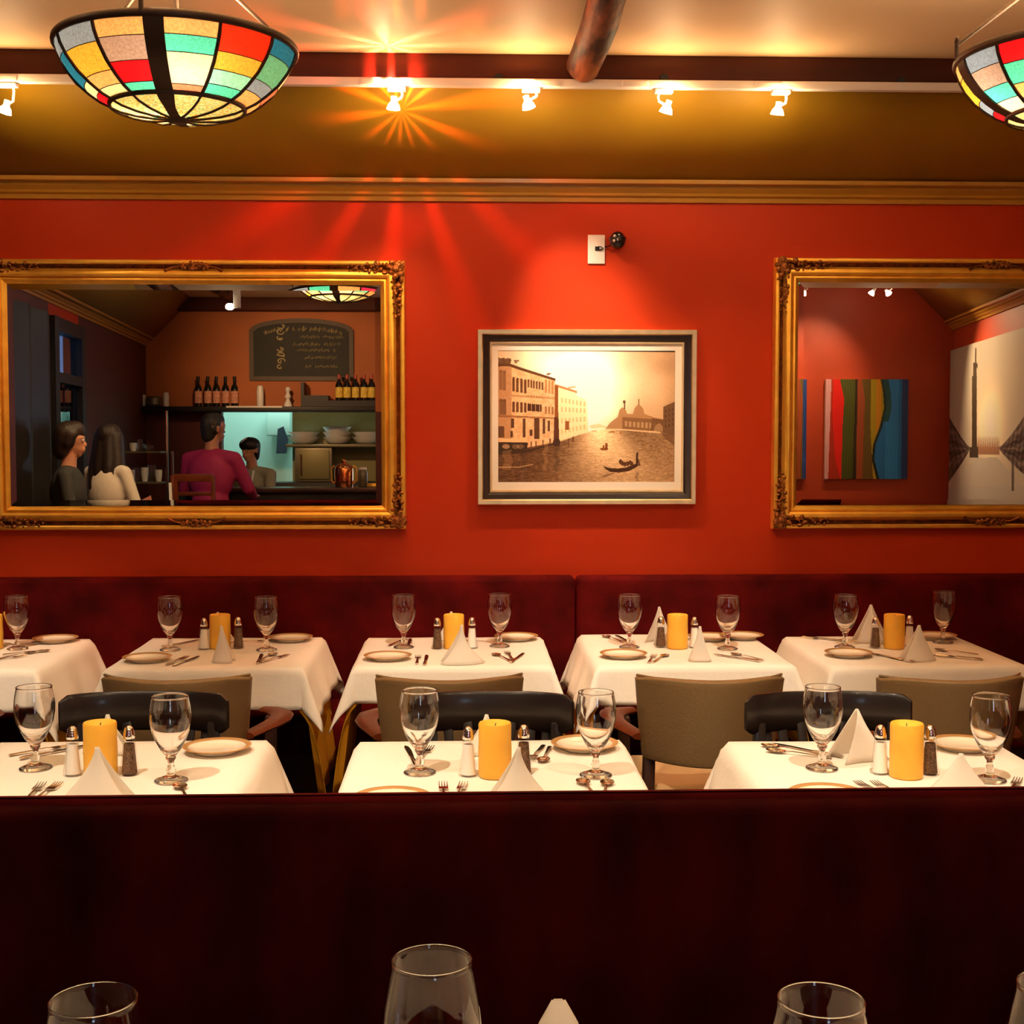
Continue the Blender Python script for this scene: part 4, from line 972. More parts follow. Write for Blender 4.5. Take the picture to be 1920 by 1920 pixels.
def make_shaker(kind):
    t = thing(kind+'_shaker', 'x', 'shaker'); n = 12
    def rib(prof, c=0, sc=1.0):
        bm = B(); rings = []
        for r, z in prof: rings.append([bm.verts.new(((r*(1+.04*(k % 2)))*math.cos(2*PI*k/24), (r*(1+.04*(k % 2)))*math.sin(2*PI*k/24), z)) for k in range(24)])
        for a, b in zip(rings, rings[1:]):
            for k in range(24): bm.faces.new((a[k], a[(k+1) % 24], b[(k+1) % 24], b[k]))
        bm.faces.new(rings[0][::-1]); bm.faces.new(rings[-1]); return bm
    obj('glass_body', rib([(.022, 0), (.0235, .003), (.0205, .014), (.0165, .05), (.0135, .082), (.0125, .088)]), M['glass'], t, 30)
    obj('contents', rib([(.0175, .004), (.0165, .014), (.0135, .05), (.0115, .074)]), M[kind], t, 40)
    bm = B(); lathe(bm, [(.0128, .086), (.0138, .088), (.0138, .096), (.0125, .099), (.0120, .104), (.0098, .111), (.0055, .1155), (0, .117)], 24); obj('cap', bm, M['chrome'], t, 60)
    return t
def make_napkin(hh=.12, r=.058, spread=2.35, seed=0, fl=1.6):
    bm = B(); n = 24; rows = []
    for i in range(13):
        f = i/12; row_ = []
        for j in range(n+1):
            a = -spread/2+spread*j/n; rr = r*(1-(1-f)**fl)*(1+.10*math.cos(2*a)) if 0 else r*(f**fl)*(1+.35*abs(math.sin(a))**2)
            rr += .0025
            row_.append(bm.verts.new((rr*math.sin(a), -rr*math.cos(a)+.02*f, hh*(1-f)+.001)))
        rows.append(row_)
    for a, b in zip(rows, rows[1:]):
        for k in range(n): bm.faces.new((a[k], a[k+1], b[k+1], b[k]))
    # rear leaf of the fold
    rows = []
    for i in range(9):
        f = i/8; row_ = []
        for j in range(9):
            g = -1+2*j/8; row_.append(bm.verts.new((g*r*.95*(f**1.3)+g*.002, .004+.034*f+.010*f*g*g, (hh-.002)*(1-f)+.001)))
        rows.append(row_)
    for a, b in zip(rows, rows[1:]):
        for k in range(8): bm.faces.new((a[k+1], a[k], b[k], b[k+1]))
    return bm
def make_fork():
    bm = B(); L = .17
    tube(bm, [(0, -L/2, .003), (0, -.03, .005), (0, .01, .007), (0, .028, .004)], [.0065, .0045, .0028, .0035], 8, sq=(1, .35))
    box(bm, -.0105, .0105, .026, .046, .003, .0045)
    for k in range(4):
        x = -.009+k*.006; tube(bm, [(x, .044, .0038), (x, .062, .0028), (x, .088, .0052)], [.0017, .0016, .0009], 6)
    return bm
def make_knife():
    bm = B(); tube(bm, [(0, -.105, .004), (0, -.09, .005), (0, -.02, .004)], [.006, .007, .0045], 8, sq=(1, .5))
    prism_pts = [(-.004, -.02), (.006, -.02), (.009, .05), (.007, .09), (.000, .105), (-.005, .09), (-.005, .0)]
    lo = [bm.verts.new((x, y, .0015)) for x, y in prism_pts]; hi = [bm.verts.new((x, y, .0035)) for x, y in prism_pts]
    bm.faces.new(lo[::-1]); bm.faces.new(hi)
    for i in range(len(lo)): bm.faces.new((lo[i], lo[(i+1) % len(lo)], hi[(i+1) % len(lo)], hi[i]))
    return bm
def make_spoon():
    bm = B(); tube(bm, [(0, -.08, .003), (0, -.03, .005), (0, .02, .007), (0, .04, .004)], [.006, .0042, .0026, .0036], 8, sq=(1, .35))
    for i in range(1):
        rings = []
        for f, z in ((1, .0065), (.75, .003), (.4, .0012), (.02, .0008)): rings.append([bm.verts.new((.0165*f*math.cos(q*PI/10), .062+.026*f*math.sin(q*PI/10), z)) for q in range(20)])
        for a, b in zip(rings, rings[1:]):
            for k in range(20): bm.faces.new((a[k], a[(k+1) % 20], b[(k+1) % 20], b[k]))
    return bm
def make_plate():
    t = thing('side_plate', 'x', 'plate'); R_ = .086
    bm = B(); lathe(bm, [(0, .002), (.045, .002), (.050, 0), (.054, .0), (.056, .004), (.060, .0075), (.072, .0115), (.072, .0135), (.060, .0095), (.052, .006), (0, .006)], 40)
    obj('well', bm, M['plate'], t, 60)
    bm = B(); lathe(bm, [(.0721, .0115), (R_-.003, .014), (R_, .0165), (R_-.002, .0175), (.0721, .0138)], 48); obj('rim', bm, M['plate_rim'], t, 60)
    return t
PROTO = {}
FAC = dict(goblet=(make_goblet, 'glass', 'goblets'), wine=(make_wineglass, 'glass', 'wine glasses'), candle=(make_candle, 'candle', 'yellow candles'), salt=(lambda: make_shaker('salt'), 'shaker', 'salt shakers'), pepper=(lambda: make_shaker('pepper'), 'shaker', 'pepper shakers'), plate=(make_plate, 'plate', 'side plates'))
def put_item(kind, px, py, label, rz=0, z=TZ, scale=1):
    f, cat, grp = FAC[kind]
    p = at(px, py, z=z)
    if kind not in PROTO: PROTO[kind] = o = f()
    else: o = copy_tree(PROTO[kind])
    o.location = (p.x, p.y, z); o.rotation_euler = (0, 0, rz); o.scale = (scale,)*3
    return tag(o, label, cat, grp)
CUT = {}
def cutlery(kind, px, py, deg, label):
    if kind not in CUT:
        me = bpy.data.meshes.new(kind); b_ = {'fork': make_fork, 'knife': make_knife, 'spoon': make_spoon}[kind]()
        bmesh.ops.recalc_face_normals(b_, faces=b_.faces[:]); b_.to_mesh(me); b_.free(); me.materials.append(M['steel'])
        me.polygons.foreach_set('use_smooth', [True]*len(me.polygons)); me.set_sharp_from_angle(angle=.7); CUT[kind] = me
    o = bpy.data.objects.new(kind, CUT[kind]); COL.objects.link(o); p = at(px, py, z=TZ)
    o.location = (p.x, p.y, TZ); o.rotation_euler = (0, 0, math.radians(deg)); tag(o, label, kind, kind+'s on the tables')
NAP = [0]
def napkin(px, py, hpx, label, rz=0, r=.058, spread=2.35, fl=1.6, base_z=TZ):
    p = at(px, py, z=base_z); k = (p-CAM).dot(FW); hh = hpx*k/F
    bm = make_napkin(hh, r, spread, NAP[0], fl); NAP[0] += 1
    o = obj('napkin', bm, M['napkin'], None, 60); o.location = (p.x, p.y, base_z); o.rotation_euler = (0, 0, rz)
    md = o.modifiers.new('t', 'SOLIDIFY'); md.thickness = .0022
    tag(o, label, 'napkin', 'folded napkins')
far = {
 1: dict(g=[(33, 1217, 'right')], c=(-14, 1218), s=[], n=[], p=[(104, 1203, 'rear right')], u=[('knife', 52, 1208, -60), ('fork', 12, 1236, -35), ('spoon', 32, 1230, -30), ('spoon', 48, 1225, -60)]),
 2: dict(g=[(319, 1219, 'left'), (500, 1219, 'right')], c=(413, 1217), s=[('salt', 383, 1219, 'left'), ('pepper', 447, 1217, 'right')], n=[(416, 1243, 70, 'front', .030, 1.3), (409, 1200, 52, 'rear', .05, 1.3)],
         p=[(276, 1239, 'front left'), (545, 1201, 'rear right')], u=[('fork', 332, 1240, -12), ('knife', 350, 1240, -14), ('knife', 487, 1236, 5), ('spoon', 500, 1234, -12), ('fork', 515, 1236, -25), ('knife', 340, 1207, -30), ('fork', 470, 1204, -70)]),
 3: dict(g=[(757, 1214, 'left'), (937, 1212, 'right')], c=(851, 1217), s=[('pepper', 820, 1218, 'left'), ('salt', 885, 1217, 'right')], n=[(866, 1243, 72, 'front', .066, 2.2), (846, 1200, 53, 'rear', .05, 1.3)],
         p=[(727, 1236, 'front left'), (968, 1199, 'rear right')], u=[('fork', 783, 1238, 0), ('knife', 798, 1238, 0), ('spoon', 942, 1234, 20), ('fork', 955, 1230, 5), ('knife', 970, 1234, -15), ('spoon', 905, 1205, 75), ('fork', 745, 1206, -20), ('knife', 767, 1206, 0)]),
 4: dict(g=[(1180, 1214, 'left'), (1364, 1217, 'right')], c=(1270, 1217), s=[('pepper', 1239, 1215, 'left'), ('salt', 1302, 1216, 'right')], n=[(1312, 1240, 66, 'front', .032, 1.3), (1236, 1205, 67, 'rear', .048, 1.2)],
         p=[(1169, 1232, 'front left'), (1330, 1199, 'rear middle'), (1391, 1197, 'rear right')], u=[('fork', 1222, 1236, -15), ('spoon', 1237, 1236, -25), ('knife', 1380, 1234, 40), ('spoon', 1402, 1233, 30), ('spoon', 1150, 1199, 20), ('knife', 1168, 1199, 10)]),
 5: dict(g=[(1584, 1214, 'left'), (1768, 1205, 'right')], c=(1676, 1217), s=[('pepper', 1641, 1216, 'left'), ('salt', 1705, 1213, 'right')], n=[(1722, 1238, 66, 'front', .052, 1.2), (1632, 1204, 70, 'rear', .058, 1.1)],
         p=[(1591, 1230, 'front left'), (1752, 1197, 'rear right')], u=[('fork', 1660, 1232, 25), ('knife', 1675, 1234, 25), ('knife', 1785, 1233, 55), ('fork', 1800, 1234, 48), ('spoon', 1795, 1224, 45), ('fork', 1545, 1199, 55), ('knife', 1565, 1200, 50)]),
}
near = {
 6: dict(g=[(67, 1441, 'left'), (321, 1464, 'right')], c=(189, 1456), s=[('salt', 137, 1455, 'left'), ('pepper', 243, 1454, 'right')], n=[(184, 1500, 100, 'front', .064, 1.5), (203, 1412, 72, 'rear', .05, 1.3)],
         p=[(407, 1409, 'rear right')], u=[('knife', 108, 1410, -40), ('fork', 80, 1408, -50), ('fork', 62, 1489, 4), ('fork', 84, 1489, -4), ('spoon', 345, 1490, 20)]),
 7: dict(g=[(787, 1449, 'left'), (1117, 1454, 'right')], c=(928, 1457), s=[('salt', 878, 1456, 'left'), ('pepper', 982, 1452, 'right')], n=[(972, 1500, 100, 'front', .058, 1.7), (912, 1412, 72, 'rear', .05, 1.3)],
         p=[(1096, 1403, 'rear right'), (735, 1507, 'front left')], u=[('knife', 770, 1418, 10), ('fork', 795, 1416, -10), ('fork', 832, 1488, 2), ('fork', 862, 1488, -6), ('fork', 1006, 1414, 165), ('spoon', 1024, 1416, 170), ('spoon', 1105, 1482, 8), ('spoon', 1135, 1484, -10)]),
 8: dict(g=[(1541, 1441, 'left'), (1855, 1463, 'right')], c=(1699, 1458), s=[('salt', 1650, 1452, 'left'), ('pepper', 1743, 1453, 'right')], n=[(1800, 1498, 86, 'front', .070, 1.3), (1606, 1422, 92, 'rear', .066, 1.0)],
         p=[(1806, 1403, 'rear right'), (1552, 1500, 'front left')], u=[('spoon', 1486, 1408, 50), ('knife', 1512, 1408, 42), ('fork', 1640, 1486, 10), ('fork', 1670, 1486, 8), ('spoon', 1500, 1416, 60), ('fork', 1900, 1478, -30)]),
}
seen_u = {}
for k, d in list(far.items())+list(near.items()):
    wh = W_[k]
    for px, py, s in d['g']: put_item('goblet', px, py, 'clear stemmed water goblet at %s on the %s' % (s, wh))
    put_item('candle', d['c'][0], d['c'][1]-2, 'yellow pillar candle on the %s' % wh, rz=k)
    for kd, px, py, s in d['s']: put_item(kd, px, py-2, 'glass %s shaker just %s of the candle, %s' % (kd, s, wh), scale=1.0)
    for px, py, s in d['p']: put_item('plate', px, py, 'gold rimmed side plate at %s on the %s' % (s, wh))
    for i, (px, py, hp, s, r_, fl) in enumerate(d['n']):
        napkin(px, py, hp, 'white peaked napkin %s the candle on the %s' % ('in front of' if s == 'front' else ('behind' if px > d['c'][0]-25 else 'left of'), wh), rz=(.25 if s == 'front' else PI-.3)*(1 if k % 2 else -1), r=r_, fl=fl, spread=2.3)
    cnt = {}
    mid = (d['c'][0]); ymid = d['c'][1]
    for kd, px, py, dg in d['u']:
        s = ('left' if px < mid else 'right'); s2 = 'front' if py > (1222 if k < 6 else 1440) else 'rear'
        key = (kd, s, s2); cnt.setdefault(key, []).append((px, py, dg))
    for (kd, s, s2), L in cnt.items():
        for i, (px, py, dg) in enumerate(sorted(L)):
            ex = '' if len(L) == 1 else (', left one of two' if i == 0 else ', right one of two')
            cutlery(kd, px, py, dg, '%s at %s %s of the %s%s' % (kd, s2, s, wh, ex))
# foreground tables below the picture's lower edge, with the glasses that rise into it
for cx, wd, lab in ((-.09, .72, 'foreground table at left, mostly below the photo'), (.72, .76, 'foreground table at right, mostly below the photo')):
    place_table(cx, -4.26, wd, .62, lab, (.03, .03, .2, .1), None, 31, 'foreground tables')
def wine(px, py, label):
    p = at(px, py, z=TZ+.2462); o = put_item('wine', 0, 2000, label); o.location = (p.x, p.y, TZ)
wine(175, 1876, 'large clear wine glass at lower left in the foreground')
wine(810, 1801, 'large clear wine glass at bottom middle in the foreground, tallest one')
wine(1540, 1876, 'large clear wine glass at lower right in the foreground')
wine(1990, 1850, 'clear wine glass barely showing at the right edge of the foreground')
pn = at(1047, 1876, z=TZ+.115)
bm = make_napkin(.115, .05, 2.6, 3, 1.0); o = obj('napkin', bm, M['napkin'], None, 60); o.location = (pn.x, pn.y, TZ); md = o.modifiers.new('t', 'SOLIDIFY'); md.thickness = .0022
for v in o.data.vertices:
    if v.co.z > .085: v.co.x += (1 if v.co.x > 0 else -1)*.004
tag(o, 'white napkin tip rising at the bottom edge, right of the middle wine glass', 'napkin', 'folded napkins')

# ------------------------------------------------------------------ what the mirrors show: right
def stripes(u, v):
    C = np.zeros(u.shape+(3,)); X = 405+u*540; Y = 872+v*653
    def w(ys, xs): return np.interp(Y, ys, xs)
    b = [w([872, 1525], [440, 425]), w([872, 1100, 1400, 1525], [452, 448, 470, 505]), w([872, 1000, 1200, 1525], [495, 525, 515, 512]), w([872, 1525], [598, 585]), w([872, 1525], [612, 608]), w([872, 1000, 1525], [640, 660, 650]), w([872, 1200, 1525], [700, 700, 720]),
         w([872, 960, 1060, 1180, 1300, 1400, 1525], [768, 785, 792, 765, 722, 715, 748])]
    cols = [(205, 150, 160), (165, 40, 20), (215, 20, 12), (70, 78, 20), (45, 30, 20), (150, 70, 35), (100, 80, 30), (170, 150, 20)]
    C[:] = (25, 115, 200); prev = np.zeros_like(X)
    C[:] = np.where(((X-840)**2 < 1800)[..., None], (40, 135, 225), C); C[:] = np.where((X > 905)[..., None], (30, 60, 130), C)
    for bb, c in list(zip(b, cols))[::-1]: C[:] = np.where((X < bb)[..., None], c, C)
    C[:] = np.where((abs(X-b[-1]-4) < 9)[..., None], (20, 40, 40), C)
    C[:] = np.where(((X > b[-1]+9) & (X < b[-1]+45) & (Y < 1150))[..., None], (20, 85, 95), C)
    C[:] = np.where(((abs(X-730) < 40) & (X < b[-1]-10) & (Y < 1250) & (X > 735))[..., None], (205, 140, 20), C)
    C += (np.sin(X*.35+np.sin(Y*.01)*4)*6)[..., None]
    return C
def canvas(pxl, pyt, pxr, pyb, label):
    a = mirrored(pxl, pyt, YR+.04); b = mirrored(pxr, pyb, YR+.04)
    t = thing('canvas_painting', label, 'painting', (a.x, YR, b.z), 0, 'striped canvases')
    W2, H2 = b.x-a.x, a.z-b.z
    bm = B(); box(bm, 0, W2, .001, .038, 0, H2); obj('stretched_edge', bm, M['plastic'], t)
    paint_plane('painted_face', stripes, (0, .0395, H2), (W2, .0395, H2), (0, .0395, 0), 180, 160, M['paint'], t)
canvas(1549, 711, 1701, 898, 'wavy striped canvas of red, green, yellow and blue, seen whole in the right mirror')
canvas(1358, 711, 1511, 898, 'striped canvas of which only a blue strip shows at the right mirror edge')
# tall monochrome print on the right wall
def mural_fn(pts_x, pts_y):
    X, Y = pts_x, pts_y; C = np.zeros(X.shape+(3,)); f = np.clip((Y-600)/340, 0, 1)[..., None]
    C[:] = np.array((175, 168, 155))*(1-f)+np.array((225, 218, 205))*f
    C += (np.clip((1800-X)/25, -1, 1)*np.array([25]))[..., None]*0
    C += (np.exp(-(((X-1856)/26)**2+((Y-790)/75)**2))*120)[..., None]*np.array((1, .8, .5))
    C += (np.exp(-(((X-1900)/40)**2+((Y-650)/120)**2))*30)[..., None]*np.array((1, .85, .6))
    def put(m, c, al=1.): C[:] = np.where(m[..., None], C*(1-al)+np.array(c)*al, C)
    # dark wings of the cloth-like skyline either side
    def wing(cx, sgn, top, spread):
        dx = (X-cx)*sgn; r = dx/60.
        rp = np.maximum(r, 0); m = (dx > 0) & (Y > 838-spread[0]*rp**1.25) & (Y < 842+spread[1]*rp**.85); aa = np.arctan2(Y-840, np.maximum(dx, .1)); st = np.sin(aa*9+dx*.05)*.5+np.sin(aa*23+np.sin(dx*.3)*1.5)*.4+np.sin(dx*.8+aa*5)*.35
        C[:] = np.where(m[..., None], np.array((95, 82, 78))+(st*52)[..., None], C)
    wing(1818, -1, 0, (100, 88)); wing(1874, 1, 0, (80, 60)); 
    put((Y > 858) & (abs(X-1850) < 20+(Y-858)*.9), (212, 208, 200)); put(Y > 912, (205, 205, 200), .9)
    put((abs(X-1848) < 26) & (Y > 815) & (Y < 852) & (np.sin(X*1.9)*10+828 < Y), (160, 110, 85), .8)
    put((abs(X-1827) < 4.5) & (Y > 705) & (Y < 855), (78, 66, 52)); put((abs(X-1828) < 3.2) & (Y > 680) & (Y <= 705), (78, 66, 52)); put((abs(X-1829) < 4.2) & (abs(Y-686) < 4), (66, 55, 45)); put((abs(X-1829.5) < 1.3) & (Y > 652) & (Y < 682), (78, 66, 52)); put((abs(X-1826) < 8) & (Y > 838) & (Y < 858), (80, 68, 60))
    put((abs(X-1899) < 2.4) & (Y > 860) & (Y < 920), (90, 80, 75), .8)
    C += (np.sin(X*2.3)*np.sin(Y*1.7)*5)[..., None]
    return C
rwd = (Vector((*RW0, 0))-Vector((*RW1, 0))).normalized(); rn = Vector((*nR, 0)).normalized()
m0 = Vector((*RW1, 0))+rn*.03+rwd*.04; m1 = m0+rwd*3.2
ztop = 2.36; zbot = .62
def mur(u, v):
    P = np.array(m0)+u[..., None]*(np.array(m1)-np.array(m0)); P[..., 2] = ztop+(zbot-ztop)*v
    n = np.array(MN); q = P-2*((P-np.array(MP))@n)[..., None]*n; vv = q-np.array(CAM); k = vv@np.array(FW)
    return mural_fn(960+F*(vv@np.array(RT))/k, 960-F*(vv@np.array(UP))/k)
t = thing('wall_print', 'huge pale monochrome print with a slender needle tower, right part of the right mirror', 'print', tuple(m0))
o = paint_plane('printed_face', mur, (0, 0, ztop), tuple(m1-m0+Vector((0, 0, ztop))), (0, 0, zbot), 500, 260, M['paint'], t)
bm = B(); L = (m1-m0).length; bar(bm, Vector((0, 0, (ztop+zbot)/2))-rn*.016, (m1-m0)+Vector((0, 0, (ztop+zbot)/2))-rn*.016, .028, ztop-zbot-.002); obj('panel_board', bm, M['plastic'], t)

# ------------------------------------------------------------------ what the mirrors show: the bar
BY = YB+.02
# chalkboard
a, b = mirrored(467, 617, BY), mirrored(663, 714, BY); tp = mirrored(565, 597, BY)
t = thing('chalkboard', 'arched black chalkboard menu on the orange wall, seen in the left mirror', 'chalkboard', ((a.x+b.x)/2, YB, b.z))
W2, H2, T2 = (b.x-a.x)/2, a.z-b.z, tp.z-b.z
def arch(w_, h, tpz, base=0, n=16):
    pts = [(-w_, base), (w_, base), (w_, h)]
    pts += [(w_*.97*math.cos(PI*i/n), h+(tpz-h)*math.sin(PI*i/n)**1.1) for i in range(0, n+1)]
    return pts+[(-w_, h)]
bm = prism(B(), arch(W2, H2, T2), .001, .03); obj('frame', bm, M['board_frame'], t, 0)
bm = prism(B(), arch(W2-.045, H2-.02, T2-.045, .045), .031, .036); obj('slate', bm, M['chalkboard'], t, 0)
rnd = random.Random(11); bm = B()
def scribble(x0, x1, zf, hgt, yv=.040, th=.006):
    x = x0
    while x < x1:
        wl = rnd.uniform(.02, .035)
        if rnd.random() < .13: x += wl; continue
        z = zf(x); q = [(x, yv, z+rnd.uniform(-.2, .2)*hgt), (x+wl*.3, yv, z+hgt*rnd.uniform(.4, 1)), (x+wl*.6, yv, z+hgt*rnd.uniform(-.3, .3)), (x+wl*.9, yv, z+hgt*rnd.uniform(.3, .9))]
        tube(bm, q, th/2, 4); x += wl*1.1
sc_ = 196/(2*W2)
for (xa, xb, zr) in ((-.02, .78, .60), (-.15, .75, .45), (-.08, .62, .33), (.02, .78, .18), (.08, .70, .0)):
    scribble(xa*W2, xb*W2, lambda x: .13+(H2*.8)*zr*1.2, .035, th=.007)
scribble(-.72*W2, .78*W2, lambda x: H2-.10+(T2-H2)*math.cos(x/W2*1.35)*.8, .05, th=.011)
for k in range(8):
    if k == 4: continue
    z = .12+k*.058; c_ = Vector((-.40*W2+rnd.uniform(-.012, .012), .040, z+.02)); r_ = rnd.uniform(.018, .028); a_ = rnd.uniform(0, 6)
    tube(bm, [c_+Vector((math.cos(a_+q*.6)*r_*1.5, 0, math.sin(a_+q*.6)*r_)) for q in range(rnd.choice((5, 7, 9)))]+[c_+Vector((rnd.uniform(-.05, .05), 0, rnd.uniform(-.02, .02)))], .007, 4)
obj('chalk_writing', bm, M['chalk'], t)
# shelf above the pass
SY = YB+.16
s0, s1 = mirrored(259, 765, SY), mirrored(740, 765, SY); zsh = mirrored(500, 763, SY).z
t = thing('wall_shelf', 'long dark shelf of bottles above the kitchen opening, seen in the left mirror', 'shelf', (s0.x, YB, zsh))
bm = B(); box(bm, 0, s1.x-s0.x, .001, .32, -.05, 0, bev=.005); obj('board', bm, M['black'], t)
bm = B(); box(bm, .9, 1.45, .28, .325, -.012, .004); obj('edge_strip', bm, M['white'], t)
zsh += .001
def bottle(px, label, lm, h=.30, foil=False, w=.037, grp='wine bottles'):
    p = mirrored(px, 755, SY); t = thing('wine_bottle', label, 'bottle', (p.x, SY, zsh), 0, grp)
    bm = B(); lathe(bm, [(0, 0), (w, 0), (w, h*.58), (w*.8, h*.68), (w*.38, h*.76), (w*.36, h*.97), (w*.42, h), (0, h)], 20); obj('glass_body', bm, M['bottle'], t)
    bm = B(); lathe(bm, [(w+.001, h*.12), (w+.001, h*.52)], 20); obj('label', bm, lm, t)
    bm = B(); lathe(bm, [(w*.43, h*.84), (w*.46, h*1.003), (0, h*1.005)], 16); obj('capsule', bm, M['foil'] if foil else M['black'], t)
ords = ['leftmost', 'second', 'middle', 'fourth', 'rightmost']
for i, px in enumerate((372, 390, 406, 423, 440)): bottle(px, ords[i]+' of five dark bottles with salmon labels, left mirror shelf', M['label_pink'])
for i, px in enumerate((636, 651, 667, 683, 697)): bottle(px, ords[i]+' of five yellow labelled bottles on the black crate, left mirror', M['label_yellow'], .26, True, grp='yellow label bottles')
# lift the yellow bottles on their crate
cr0, cr1 = mirrored(567, 765, SY), mirrored(712, 765, SY)
t = thing('bottle_crate', 'black crate on the mirror-reflected shelf holding the yellow labelled bottles', 'crate', (cr0.x, SY, zsh))
bm = B(); box(bm, 0, cr1.x-cr0.x, -.10, .12, 0, .06); box(bm, 0, .27, -.10, .12, .06, .11); obj('body', bm, M['black'], t); bm = B(); box(bm, 0, .03, -.1, .12, .11, .24); obj('end_board', bm, M['black'], t)
for o in list(COL.objects):
    if o.get('group') == 'yellow label bottles': o.location.z += .061
p = mirrored(488, 760, SY); bm = B(); lathe(bm, [(0, 0), (.03, 0), (.034, .02), (.036, .15), (.030, .19), (.028, .21), (0, .215)], 20); o = obj('white_bottle', bm, M['white']); o.location = (p.x, SY, zsh); tag(o, 'plain white bottle on the shelf under the chalkboard, seen in the mirror', 'bottle')
p = mirrored(540, 760, SY); bm = B(); lathe(bm, [(0, 0), (.045, 0), (.038, .03), (.022, .06), (.018, .075), (.034, .10), (.018, .128), (.016, .145), (.028, .17), (.018, .196), (0, .20)], 20); o = obj('figurine', bm, M['white']); o.location = (p.x, SY, zsh); tag(o, 'white beaded figurine shaped like a chess pawn, on the mirrored shelf', 'figurine')
for i, (px, r_, h_, m_, lb) in enumerate(((263, .06, .12, 'white', 'white jar at the left end of the mirrored shelf'), (290, .075, .10, 'appliance', 'grey mixing bowl at the left end of the mirrored shelf'), (314, .03, .14, 'white', 'narrow cream canister on the mirrored shelf'), (277, .06, .06, 'white', None))):
    if lb is None: continue
    p = mirrored(px, 760, SY); bm = B(); lathe(bm, [(0, 0), (r_*.8, 0), (r_, h_*.2), (r_, h_*.85), (r_*.8, h_), (0, h_)], 20); o = obj(['jar', 'mixing_bowl', 'canister'][i], bm, M[m_]); o.location = (p.x, SY+.03*i, zsh); tag(o, lb, ['jar', 'bowl', 'canister'][i])
# kitchen: panel with bowls, oven, urn; fluorescent lamp
KY = -8.55
k0, k1 = mirrored(548, 780, KY), mirrored(740, 780, KY)
bm = B(); box(bm, k0.x, k1.x+.1, KY-.03, KY, .9, 2.2); struct('trim_4', bm, M['olive_panel'])
bz = mirrored(600, 833, KY+.2).z
bm = B(); box(bm, k0.x-.02, k1.x, KY+.02, KY+.38, bz-.03, bz, bev=.004); tag(obj('kitchen_shelf', bm, M['appliance']), 'grey kitchen shelf carrying the stacked white bowls, seen in the mirror', 'shelf')
def bowl(px, n, r_, lab):
    for i in range(n):
        p = mirrored(px, 830, KY+.2); bm = B(); hh = .075
        lathe(bm, [(0, 0), (r_*.45, 0), (r_*.75, hh*.35), (r_, hh), (r_*.97, hh), (r_*.72, hh*.45), (r_*.4, hh*.12), (0, hh*.12)], 28); o = obj('serving_bowl', bm, M['white']); o.location = (p.x, KY+.2, bz+.001+i*.052)
        tag(o, '%s wide white bowl in the %s stack of the mirrored kitchen' % (['lowest', 'second', 'top'][i], lab), 'bowl', 'stacked white bowls')
bowl(570, 2, .165, 'left'); bowl(632, 3, .15, 'middle'); bowl(688, 2, .155, 'right')
a, b = mirrored(556, 837, KY+.2), mirrored(626, 903, KY+.2); a.z = min(a.z, bz-.033)
t = thing('oven', 'square grey-green oven under the stacked bowls, seen in the left mirror', 'oven', (a.x, KY+.03, b.z))
bm = B(); box(bm, 0, b.x-a.x, 0, .33, 0, a.z-b.z, bev=.01); obj('body', bm, M['appliance'], t)
bm = B(); box(bm, .05, b.x-a.x-.03, .331, .345, .03, a.z-b.z-.03, bev=.004); obj('door', bm, M['olive_panel'], t); bm = B(); tube(bm, [(.07, .36, .07), (.07, .36, a.z-b.z-.07)], .008, 8); obj('handle', bm, M['steel'], t)
bm = B(); box(bm, k0.x-.6, k1.x, KY-.4+.4, KY+.42, .86, b.z-.001, bev=.005); tag(obj('kitchen_counter', bm, M['black']), 'black kitchen counter under the oven, seen in the left mirror', 'counter')
t = thing('kitchen_light', 'fluorescent ceiling lamp inside the kitchen, behind the opening', 'lamp', ((o0.x+o1.x)/2-.3, -8.8, H-.08))
bm = B(); box(bm, -.55, .55, -.08, .08, 0, .075, bev=.01); obj('housing', bm, M['white'], t); bm = B(); tube(bm, [(-.5, 0, -.02), (.5, 0, -.02)], .018, 12); obj('tube', bm, mat('cool_tube', (1, 1, 1), .4, emit=(.6, 1, .95), estr=6), t)
lamp('tube_light', 'AREA', ((o0.x+o1.x)/2-.3, -8.8, H-.14), P_KITCHEN, (.62, 1, .93), t, ((o0.x+o1.x)/2-.3, -8.9, 0), size=(1.0, .1))
# wall cupboard, towel
p = mirrored(523, 795, -9.3); bm = B(); box(bm, p.x-.13, p.x+.13, -9.55, -9.25, p.z-.13, p.z+.18, bev=.01); tag(obj('wall_cupboard', bm, M['tile']), 'pale teal wall cupboard in the mirrored kitchen', 'cupboard')
p = mirrored(526, 825, -9.2); bm = B(); prism(bm, [(p.x-.05, p.z-.15), (p.x+.06, p.z-.15), (p.x+.08, p.z), (p.x+.03, p.z+.15), (p.x-.03, p.z+.12)], -9.24, -9.2); tag(obj('hanging_towel', bm, M['apron']), 'dark blue towel hanging below the mirrored kitchen cupboard', 'towel')
# bar counter
CY0, CY1 = -5.95, -5.5
zc = mirrored(600, 914, -5.6).z
c0, c1 = mirrored(318, 914, -5.6).x, mirrored(735, 914, -5.6).x
t = thing('bar_counter', 'long black bar counter below the kitchen opening, seen in the left mirror', 'counter', (c0, CY0, 0))
bm = B(); box(bm, 0, c1-c0, 0, CY1-CY0, zc-.04, zc, bev=.006); obj('worktop', bm, M['wood_dark'], t); bm = B(); box(bm, .02, c1-c0-.02, .04, CY1-CY0-.04, 0, zc-.04); obj('front_panel', bm, M['black'], t)
